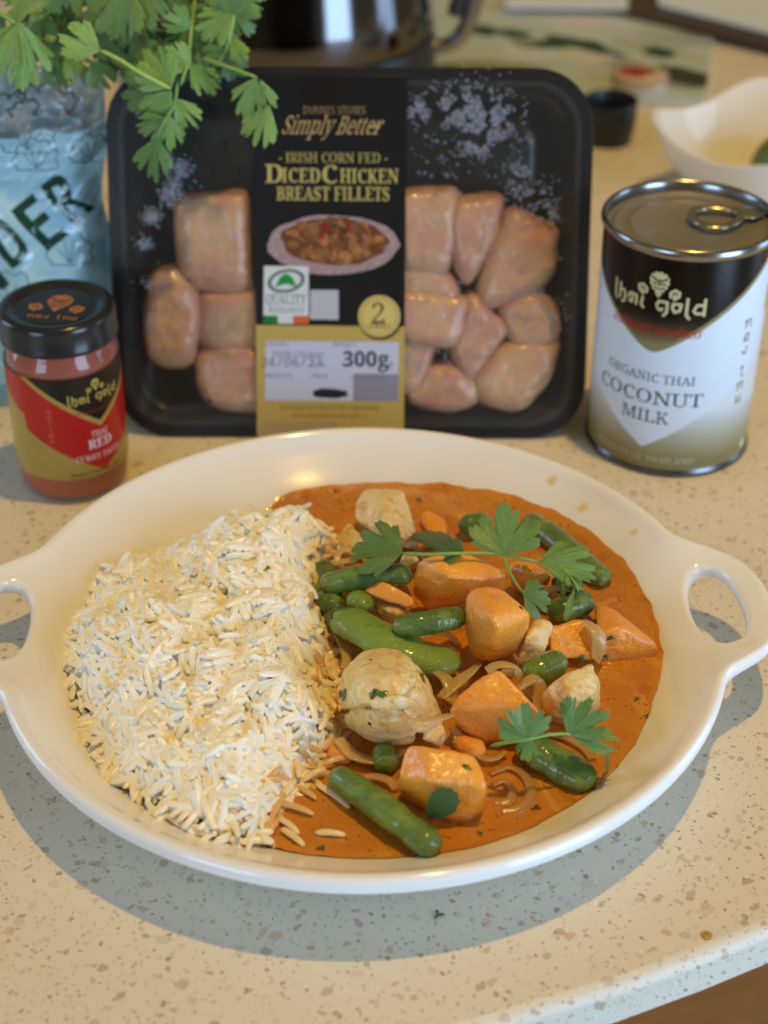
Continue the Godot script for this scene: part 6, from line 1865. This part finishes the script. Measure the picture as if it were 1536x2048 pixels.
func coriander_bunch() -> void:
	var G := "coriander sprigs hanging out of the herb bag"
	var f := Vector3(0, 0.35, 1.0)
	var fl := Vector3(-0.35, 0.3, 1.0)
	var fr := Vector3(0.35, 0.3, 1.0)
	var root: Vector3 = Vector3(-128.2, 175, -760)
	sprig("coriander sprig whose large leaf hangs in front of the bag at the far left", G, [[[Vector3(-168.1, 191.1, -690), Vector3(-159.1, 190.6, -685), Vector3(-150.5, 187.1, -680)], 1.1, 2]],
		[[Vector3(-149.1, 188.1, -680), Vector3(-147.3, 163.2, -668), fr, 50.0, 2, 0.2, -0.12, 3], [Vector3(-150.1, 186.9, -680), Vector3(-163, 170.9, -670), fl, 46.0, 2, 0.2, -0.1, 3], [Vector3(-150.1, 190.1, -680), Vector3(-141.9, 201.2, -690), f, 50.0, 1, 0.2, 0.1, 3]], Vector3.ZERO)
	sprig("coriander sprig with a bright stem and a round leaf at its left end", G, [[[Vector3(-89.1, 160.8, -678), Vector3(-100.7, 169.1, -674), Vector3(-108.4, 174.4, -674), Vector3(-116.8, 177.9, -676)], 1.0, 3]],
		[[Vector3(-116.5, 177.5, -676), Vector3(-131.5, 186.2, -672), f, 52.0, 3, 0.15, 0.08, 2], [Vector3(-88.6, 161.2, -678), Vector3(-101.8, 174.4, -684), f, 60.0, 2, 0.15, 0.06, 3], [Vector3(-91.3, 160.9, -680), Vector3(-112.7, 149.2, -686), f, 46.0, 1, 0.2, 0.08, 3], [Vector3(-88.7, 160.4, -678), Vector3(-101.4, 144.3, -676), f, 40.0, 2, 0.2, 0.05, 3]], Vector3.ZERO)
	sprig("coriander sprig whose lowest leaf hangs over the tray corner", G, [[[Vector3(-86.7, 161.9, -682), Vector3(-88.4, 153.7, -678), Vector3(-92.6, 147.7, -674), Vector3(-95.6, 140.9, -672)], 0.9, 1]],
		[[Vector3(-95.3, 142.4, -672), Vector3(-99.8, 123.2, -668), f, 44.0, 1, 0.2, 0.05, 3], [Vector3(-90.9, 149.5, -675), Vector3(-103.9, 144.2, -672), f, 42.0, 1, 0.2, 0.08, 3], [Vector3(-90, 150.5, -675), Vector3(-88.8, 134.8, -672), fr, 40.0, 2, 0.2, -0.1, 3], [Vector3(-88, 156.2, -680), Vector3(-78.5, 144.2, -676), fr, 40.0, 2, 0.25, 0.05, 3]], Vector3.ZERO)
	sprig("coriander sprig reaching right in front of the black sleeve", G, [[[Vector3(-76.5, 169.6, -690), Vector3(-67.6, 169.7, -682), Vector3(-60.2, 168.5, -678), Vector3(-52.6, 167.2, -674)], 0.95, 2]],
		[[Vector3(-53, 167.6, -674), Vector3(-60.4, 152, -668), fl, 44.0, 2, 0.2, 0.08, 3], [Vector3(-51.8, 166.7, -674), Vector3(-46, 154.4, -670), fr, 30.0, 2, 0.3, -0.15, 2], [Vector3(-47.9, 157.2, -670), Vector3(-56.4, 138.9, -666), f, 40.0, 3, 0.2, -0.08, 3]], Vector3.ZERO)
	sprig("coriander sprig with a wide dark leaf at the top middle of the bunch", G, [[[root, Vector3(-113, 187.5, -720), Vector3(-103.6, 189.6, -700)], 1.0, 1]],
		[[Vector3(-105.5, 195.8, -700), Vector3(-116.8, 178.6, -688), fl, 58.0, 1, 0.15, 0.08, 3], [Vector3(-103.2, 194.2, -700), Vector3(-95.2, 182.4, -690), f, 60.0, 1, 0.2, 0.05, 3], [Vector3(-108.9, 194.8, -710), Vector3(-129.8, 180.9, -700), fl, 44.0, 1, 0.2, 0.05, 3]], Vector3.ZERO)
	sprig("coriander sprig with pale leaves right of the bright stem", G, [[[Vector3(-81, 189.5, -720), Vector3(-81.6, 179, -700), Vector3(-82.6, 169.7, -690), Vector3(-85.4, 160.6, -682)], 0.9, 2]],
		[[Vector3(-81.4, 166.1, -688), Vector3(-91.8, 175.6, -684), f, 56.0, 3, 0.15, 0.06, 3], [Vector3(-81.6, 179, -700), Vector3(-91.7, 187, -695), f, 50.0, 2, 0.2, 0.05, 3], [Vector3(-81.9, 167.5, -690), Vector3(-70.8, 156.3, -684), fr, 40.0, 2, 0.2, 0.1, 3], [Vector3(-81.6, 172.6, -700), Vector3(-67.3, 173.8, -695), f, 50.0, 1, 0.2, 0.1, 3]], Vector3.ZERO)
	sprig("coriander sprig with leaves at the top right of the bunch beside the kettle", G, [[[Vector3(-65.1, 194.6, -710), Vector3(-64, 183.1, -700), Vector3(-67.5, 169.9, -695)], 1.0, 2]],
		[[Vector3(-64.5, 185.2, -700), Vector3(-78.8, 176.8, -695), fl, 54.0, 2, 0.2, 0.06, 3], [Vector3(-64.6, 184.4, -700), Vector3(-61.6, 199.7, -700), f, 60.0, 1, 0.2, 0.1, 3], [Vector3(-65.7, 175.6, -697), Vector3(-58.5, 169.1, -690), fr, 36.0, 2, 0.2, 0.1, 2], [Vector3(-66.7, 171.7, -696), Vector3(-77.5, 167.6, -692), f, 42.0, 1, 0.2, 0.1, 3]], Vector3.ZERO)
	sprig("coriander sprig with dark leaves in the shade behind the round leaf", G, [[[Vector3(-141.8, 185.8, -740), Vector3(-138, 176.9, -720), Vector3(-136, 169.4, -710)], 1.0, 1]],
		[[Vector3(-138, 187.7, -720), Vector3(-143, 174.7, -710), f, 60.0, 0, 0.2, 0.05, 3], [Vector3(-135.7, 178.6, -715), Vector3(-128.1, 164.6, -705), f, 60.0, 0, 0.2, 0.08, 3], [Vector3(-138.2, 189.8, -720), Vector3(-149.4, 184.5, -710), f, 52.0, 1, 0.2, 0.08, 3], [Vector3(-135.9, 172.6, -720), Vector3(-143.4, 160, -712), f, 52.0, 0, 0.2, 0.08, 3]], Vector3.ZERO)
	sprig("coriander sprig with dark leaves behind the bright stem", G, [[[Vector3(-101.4, 174.6, -740), Vector3(-101.9, 168, -720), Vector3(-103.3, 162.7, -710)], 1.0, 1]],
		[[Vector3(-101.4, 171.2, -730), Vector3(-116.8, 163.2, -715), f, 60.0, 0, 0.2, 0.05, 3], [Vector3(-101.7, 170.2, -720), Vector3(-92.8, 160.5, -710), f, 60.0, 0, 0.2, 0.08, 3], [Vector3(-103, 163.1, -715), Vector3(-110.2, 150.9, -705), f, 56.0, 0, 0.2, 0.08, 3], [Vector3(-94.2, 169, -730), Vector3(-78.7, 154.1, -715), f, 60.0, 0, 0.2, 0.08, 3], [Vector3(-92.6, 174.5, -740), Vector3(-74.1, 177.7, -730), f, 60.0, 0, 0.2, 0.08, 3]], Vector3.ZERO)
	sprig("coriander sprig with leaves cut off by the top edge of the photo", G, [[[Vector3(-156.2, 195.3, -730), Vector3(-141.5, 198.2, -720), Vector3(-127.5, 197, -710)], 1.0, 1]],
		[[Vector3(-127, 201.1, -710), Vector3(-122.1, 183, -700), f, 50.0, 2, 0.2, 0.05, 3], [Vector3(-139.4, 201.6, -710), Vector3(-137.6, 185.6, -700), f, 56.0, 1, 0.2, 0.08, 3], [Vector3(-93.1, 198, -720), Vector3(-86.4, 183.3, -710), f, 56.0, 1, 0.2, 0.08, 3], [Vector3(-72, 197.8, -720), Vector3(-74.2, 184.1, -710), f, 56.0, 2, 0.2, 0.08, 3]], Vector3.ZERO)

	sprig("coriander sprig with broad green leaves filling the gap above the bag top", G, [[[Vector3(-150.6, 188.9, -730), Vector3(-146.1, 177, -720), Vector3(-142.1, 168.2, -710)], 1.0, 1]],
		[[Vector3(-144, 180.7, -715), Vector3(-153.9, 171.7, -700), fl, 62.0, 1, 0.2, 0.06, 3], [Vector3(-142.3, 173.8, -710), Vector3(-129.8, 162.1, -700), fr, 62.0, 0, 0.2, 0.06, 3], [Vector3(-146.9, 187.7, -720), Vector3(-157.8, 181.1, -705), f, 62.0, 1, 0.2, 0.06, 3]], Vector3.ZERO)
	sprig("coriander sprig with two broad leaves under the wide dark leaf", G, [[[Vector3(-117.3, 185, -735), Vector3(-115.9, 173, -725), Vector3(-114.2, 163.2, -715)], 1.0, 1]],
		[[Vector3(-114.4, 181.1, -720), Vector3(-126.2, 166.8, -705), fl, 64.0, 1, 0.2, 0.06, 3], [Vector3(-113.8, 172, -715), Vector3(-106.8, 154, -700), f, 62.0, 1, 0.2, 0.06, 3], [Vector3(-114.5, 178.3, -722), Vector3(-98.7, 167.1, -710), fr, 62.0, 0, 0.2, 0.06, 3]], Vector3.ZERO)
	sprig("coriander sprig with broad leaves between the bright stem and the kettle", G, [[[Vector3(-78.2, 186.9, -735), Vector3(-77.9, 172.8, -725), Vector3(-78.1, 163, -715)], 1.0, 1]],
		[[Vector3(-77, 182.4, -722), Vector3(-86.9, 169.6, -705), fl, 64.0, 1, 0.2, 0.06, 3], [Vector3(-77.5, 172.2, -720), Vector3(-69.2, 155.5, -705), fr, 62.0, 1, 0.2, 0.06, 3], [Vector3(-76.7, 180.3, -722), Vector3(-60.8, 174.2, -710), fr, 62.0, 1, 0.2, 0.06, 3], [Vector3(-79, 166.4, -718), Vector3(-88.6, 153.4, -705), f, 60.0, 0, 0.2, 0.06, 3]], Vector3.ZERO)
	# the small leaves deeper in the bunch, sprig by sprig
	var names := ["coriander sprig of small leaves filling the far left of the bunch", "coriander sprig of small leaves above the round leaf", "coriander sprig of small leaves behind the wide dark leaf", "coriander sprig of small leaves next to the kettle"]
	var spots := [[Vector3(-158.4, 188.3, -725), Vector3(-157.8, 172, -722), Vector3(-151.7, 159, -715)], [Vector3(-132.5, 190.3, -725), Vector3(-130.9, 179, -720), Vector3(-131, 166.5, -712)], [Vector3(-104.9, 190.2, -725), Vector3(-101.2, 176.7, -720), Vector3(-99.2, 164.2, -712)], [Vector3(-70.8, 190, -725), Vector3(-72.3, 176.6, -720), Vector3(-77.8, 164.1, -712)]]
	for s in 4:
		var lv := []
		for k in 8:
			var at: Vector3 = spots[s][0].lerp(spots[s][2], rng.randf()) + Vector3(rng.randf_range(-9, 9), rng.randf_range(-4, 4), rng.randf_range(-4, 12))
			var an := rng.randf_range(-2.9, -0.2)
			lv.append([at, at + Vector3(cos(an), sin(an) * 0.9, 0.25) * rng.randf_range(12.0, 18.0), Vector3(rng.randf_range(-0.4, 0.4), rng.randf_range(0.1, 0.6), 1.0), rng.randf_range(44.0, 64.0), rng.randi_range(0, 2), 0.2, rng.randf_range(-0.1, 0.15), 3])
		sprig(names[s], G, [[spots[s], 0.9, 1]], lv, Vector3.ZERO)

# ------------------------------------------------------------------ things at the back of the worktop
func back_of_worktop() -> void:
	var to := func(a): return a.map(func(v): return v * MM)
	var k := thing("steel_kettle", "polished steel kettle with a strap handle behind the tray", "kettle", Vector3(-0.0637, 0, -1.08))
	obj("body", lathe(to.call([Vector2(0.01, 54), Vector2(92, 54), Vector2(93, 55), Vector2(94.4, 58), Vector2(92.4, 75), Vector2(87.6, 110), Vector2(80, 160), Vector2(76, 190), Vector2(74, 210), Vector2(72, 220)]), 128), mat(Color(0.42, 0.42, 0.44), 0.1, 1.0), k)
	obj("base_ring", lathe(to.call([Vector2(0.01, 0), Vector2(94, 0), Vector2(95.5, 2), Vector2(95.5, 48), Vector2(93.6, 54), Vector2(88, 54.3)]), 96), mat(Color(0.015, 0.015, 0.017).linear_to_srgb(), 0.35), k)
	obj("lid", lathe(to.call([Vector2(72, 220), Vector2(58, 226), Vector2(10, 230), Vector2(8, 238), Vector2(9, 246), Vector2(5, 250), Vector2(0.01, 250.5)]), 64), mat(Color(0.55, 0.55, 0.57), 0.2, 1.0), k)
	var hp := curve([Vector3(92, 200, 0), Vector3(112, 204, 0), Vector3(126, 190, 0), Vector3(127, 140, 0), Vector3(124, 90, 0), Vector3(112, 48, 0), Vector3(94, 40, 0)], 30)
	var h1 := MB.new()
	tube(h1, hp, hp.map(func(_p): return 5.4), 12, 1.0, Vector3.BACK)
	obj("handle", h1.done(), mat(Color(0.66, 0.66, 0.68), 0.2, 1.0), k)
	var h2 := MB.new()
	var gp := hp.slice(5, 25).map(func(p): return p + Vector3(-10.5, 0, 0))
	tube(h2, gp, gp.map(func(_p): return 5.2), 12, 1.0, Vector3.BACK)
	obj("handle_grip", h2.done(), mat(Color(0.035, 0.035, 0.038).linear_to_srgb(), 0.45), k)
	# white bowl with raised corners and a lime
	var b := thing("white_bowl", "square white bowl with raised pointed corners at the right edge", "bowl", Vector3(0.2201, 0, -0.9254))
	b.position.y = 0.0
	var mb := MB.new()
	var prof := [[0.30, 1.0], [0.36, 0.0], [0.40, 0.5], [0.62, 9.0], [0.86, 26.0], [0.98, 41.0], [1.0, 43.0], [0.985, 44.2], [0.96, 43.4], [0.84, 29.0], [0.6, 13.0], [0.34, 5.0], [0.01, 4.0]]
	var rows := []
	var na := 96
	for q in prof:
		var row := []
		for i in na + 1:
			var a := TAU * i / na
			var w := pow(pow(absf(cos(a)), 3.0) + pow(absf(sin(a)), 3.0), -1.0 / 3.0)
			var corner := pow(absf(sin(2.0 * a)), 3.0)
			var r: float = 58.0 * q[0] * lerpf(1.0, w, q[0]) * (1.0 + 0.06 * corner * q[0])
			row.append(mb.add(Vector3(cos(a) * r, q[1] * (1.0 + 0.2 * corner * smoothstep(10.0, 44.0, q[1])), sin(a) * r), Vector3.UP))
		rows.append(row)
	for j in prof.size():
		for i in na + 1:
			var e: Vector3 = mb.v[rows[mini(j + 1, prof.size() - 1)][i]] - mb.v[rows[maxi(j - 1, 0)][i]]
			var g: Vector3 = mb.v[rows[j][(i + 1) % na]] - mb.v[rows[j][(i - 1 + na) % na]]
			mb.n[rows[j][i]] = e.cross(g).normalized() * -1.0
	for j in prof.size() - 1:
		for i in na: mb.quad(rows[j][i], rows[j][i + 1], rows[j + 1][i + 1], rows[j + 1][i])
	var body := obj("bowl_body", mb.done(), mats.ceramic, b)
	b.rotation.y = deg_to_rad(38.0)
	var lm := MB.new()
	var lp := []
	var lr := []
	for q in 15:
		var x := -29.0 + 58.0 * q / 14.0
		lp.append(Vector3(x, 0, 0))
		lr.append(maxf(0.6, 23.0 * sqrt(maxf(0.0, 1.0 - pow(x / 30.0, 2.0))) * (1.0 if absf(x) < 26.0 else 0.8)))
	tube(lm, lp, lr, 24, 1.0, Vector3.UP, func(_p, _n): return lin(0.11, 0.16, 0.015))
	var lime := obj("lime", lm.done(), vmat(0.35, mats.fine, 0.05, 0.5), null, b.position + Vector3(0.017, 0.026, 0.004))
	lime.rotation.y = deg_to_rad(30.0)
	tag(lime, "dark green lime inside the white bowl", "lime")
	# dark cup and a red and white packet beyond the tray
	var cup := thing("navy_cup", "small dark navy cup just right of the tray's top corner", "cup", Vector3(0.1403, 0, -1.0068) + Vector3(0, 0, -0.016))
	obj("cup_body", lathe(to.call([Vector2(0.01, 2), Vector2(11, 0), Vector2(14, 1.5), Vector2(16, 6), Vector2(17.0, 16), Vector2(17.2, 27), Vector2(16.9, 27.8), Vector2(16.2, 27), Vector2(15.8, 16), Vector2(14, 6), Vector2(0.01, 5)]), 48), mat(Color(0.012, 0.02, 0.035).linear_to_srgb(), 0.3), cup)
	var tub := thing("snack_tub", "small tub with a red and cream lid beyond the navy cup", "tub", Vector3(0.1705, 0, -1.0925) + Vector3(0, 0, -0.012))
	obj("tub_body", lathe(to.call([Vector2(0.01, 0), Vector2(15, 0), Vector2(16.5, 1.0), Vector2(18, 11), Vector2(18.4, 12)]), 40), mat(Color(0.7, 0.62, 0.5).linear_to_srgb(), 0.4), tub)
	var im := pic(128, 128, Color(0.78, 0.70, 0.60))
	ellipse(im, Vector2(58, 52), Vector2(44, 34), Color(0.62, 0.08, 0.08), 0.3, 0.1)
	ellipse(im, Vector2(86, 84), Vector2(18, 12), Color(0.85, 0.8, 0.66), 0.3, 0.1)
	var pm := mat(Color.WHITE, 0.35)
	pm.albedo_texture = tex(im)
	var d := MB.new()
	var c := d.add(Vector3(0, 14.6, 0), Vector3.UP, Vector2(0.5, 0.5))
	for q in 41:
		var a := TAU * q / 40.0
		d.add(Vector3(cos(a) * 18.2, 14.4, sin(a) * 18.2), Vector3(cos(a) * 0.3, 1, sin(a) * 0.3).normalized(), Vector2(0.5 + cos(a) * 0.5, 0.5 + sin(a) * 0.5))
	for q in 40: d.tri(c, c + 1 + q, c + 2 + q)
	var r0 := d.v.size()
	for q in 41:
		var a := TAU * q / 40.0
		for e in 2: d.add(Vector3(cos(a) * 19.0, 14.2 - 3.0 * e, sin(a) * 19.0), Vector3(cos(a), 0, sin(a)), Vector2(0.5 + cos(a) * 0.49, 0.5 + sin(a) * 0.49))
	for q in 40: d.quad(r0 + q * 2, r0 + q * 2 + 1, r0 + q * 2 + 3, r0 + q * 2 + 2)
	obj("tub_lid", d.done(), pm, tub)
	# printed leaflet, placemat and white sheets at the very back
	im = pic(512, 384, Color(0.72, 0.78, 0.78))
	for q in 40: ellipse(im, Vector2(rng.randf() * 512, rng.randf() * 384), Vector2(rng.randf_range(20, 70), rng.randf_range(10, 26)), [Color(0.78, 0.84, 0.88), Color(0.68, 0.74, 0.62), Color(0.80, 0.80, 0.80), Color(0.56, 0.58, 0.58)][q % 4], 0.1, 0.2)
	for q in [[110, 150, 48, 20], [180, 165, 40, 16], [300, 185, 60, 26], [340, 215, 46, 14], [430, 180, 26, 26], [250, 205, 40, 12]]: ellipse(im, Vector2(q[0], q[1]), Vector2(q[2], q[3]), Color(0.04, 0.27, 0.17), 0.2, 0.25)
	ellipse(im, Vector2(120, 300), Vector2(120, 40), Color(0.52, 0.56, 0.36), 0.1, 0.1)
	ellipse(im, Vector2(470, 290), Vector2(60, 46), Color(0.17, 0.2, 0.1), 0.4, 0.2)
	ellipse(im, Vector2(400, 330), Vector2(50, 26), Color(0.26, 0.25, 0.22), 0.2, 0.2)
	var sheet := func(called: String, label: String, cat: String, corners: Array, y0: float, y1: float, m: Material) -> MeshInstance3D:
		var s := MB.new()
		var ctr := Vector3.ZERO
		for p in corners: ctr += p / 4.0
		var q := []
		for e in 2:
			for j in 4: q.append(Vector3(corners[j].x - ctr.x, y1 if e == 0 else y0, corners[j].z - ctr.z))
		var uvs := [Vector2(0, 0), Vector2(1, 0), Vector2(1, 1), Vector2(0, 1)]
		var ids := []
		for j in 4: ids.append(s.add(q[j], Vector3.UP, uvs[j]))
		s.quad(ids[0], ids[1], ids[2], ids[3])
		for j in 4:
			var j2 := (j + 1) % 4
			var nn: Vector3 = (q[j2] - q[j]).cross(Vector3.UP).normalized()
			if nn.dot(q[j]) < 0.0: nn = -nn
			var e := []
			for p in [q[j], q[j2], q[j2 + 4], q[j + 4]]: e.append(s.add(p, nn, Vector2(0.02, 0.02)))
			s.quad(e[0], e[1], e[2], e[3])
		var o := obj(called, s.done(1.0), m, null, Vector3(ctr.x, 0, ctr.z))
		tag(o, label, cat)
		return o
	var gm := mat(Color.WHITE, 0.35)
	gm.albedo_texture = tex(im)
	sheet.call("leaflet", "printed leaflet with green patches lying at the back of the worktop", "leaflet", [Vector3(0.0224, 0, -1.3148), Vector3(0.2412, 0, -1.2289), Vector3(0.2119, 0, -1.0882), Vector3(0.0319, 0, -1.0773)], 0.0003, 0.004, gm)
	var brown := mat(Color(0.05, 0.03, 0.022).linear_to_srgb(), 0.35)
	sheet.call("dark_placemat", "dark brown placemat under white sheets in the top right corner", "placemat", [Vector3(0.0871, 0, -1.5237), Vector3(0.4102, 0, -1.5173), Vector3(0.3059, 0, -1.1538), Vector3(0.178, 0, -1.2525)], 0.0045, 0.0075, brown)
	var white := mat(Color(0.76, 0.88, 1.0).linear_to_srgb(), 0.12)
	white.clearcoat_enabled = true
	white.clearcoat = 1.0
	sheet.call("white_sheet", "glossy white sheet on the right of the dark placemat", "paper sheet", [Vector3(0.2192, 0.008, -1.4316), Vector3(0.3844, 0.008, -1.4284), Vector3(0.3034, 0.008, -1.1804), Vector3(0.2041, 0.008, -1.2693)], 0.008, 0.0095, white)
	sheet.call("white_sheet", "glossy white sheet on the left of the dark placemat", "paper sheet", [Vector3(0.0957, 0.008, -1.4486), Vector3(0.2052, 0.008, -1.4464), Vector3(0.1795, 0.008, -1.2579), Vector3(0.0886, 0.008, -1.2595)], 0.008, 0.0095, white)
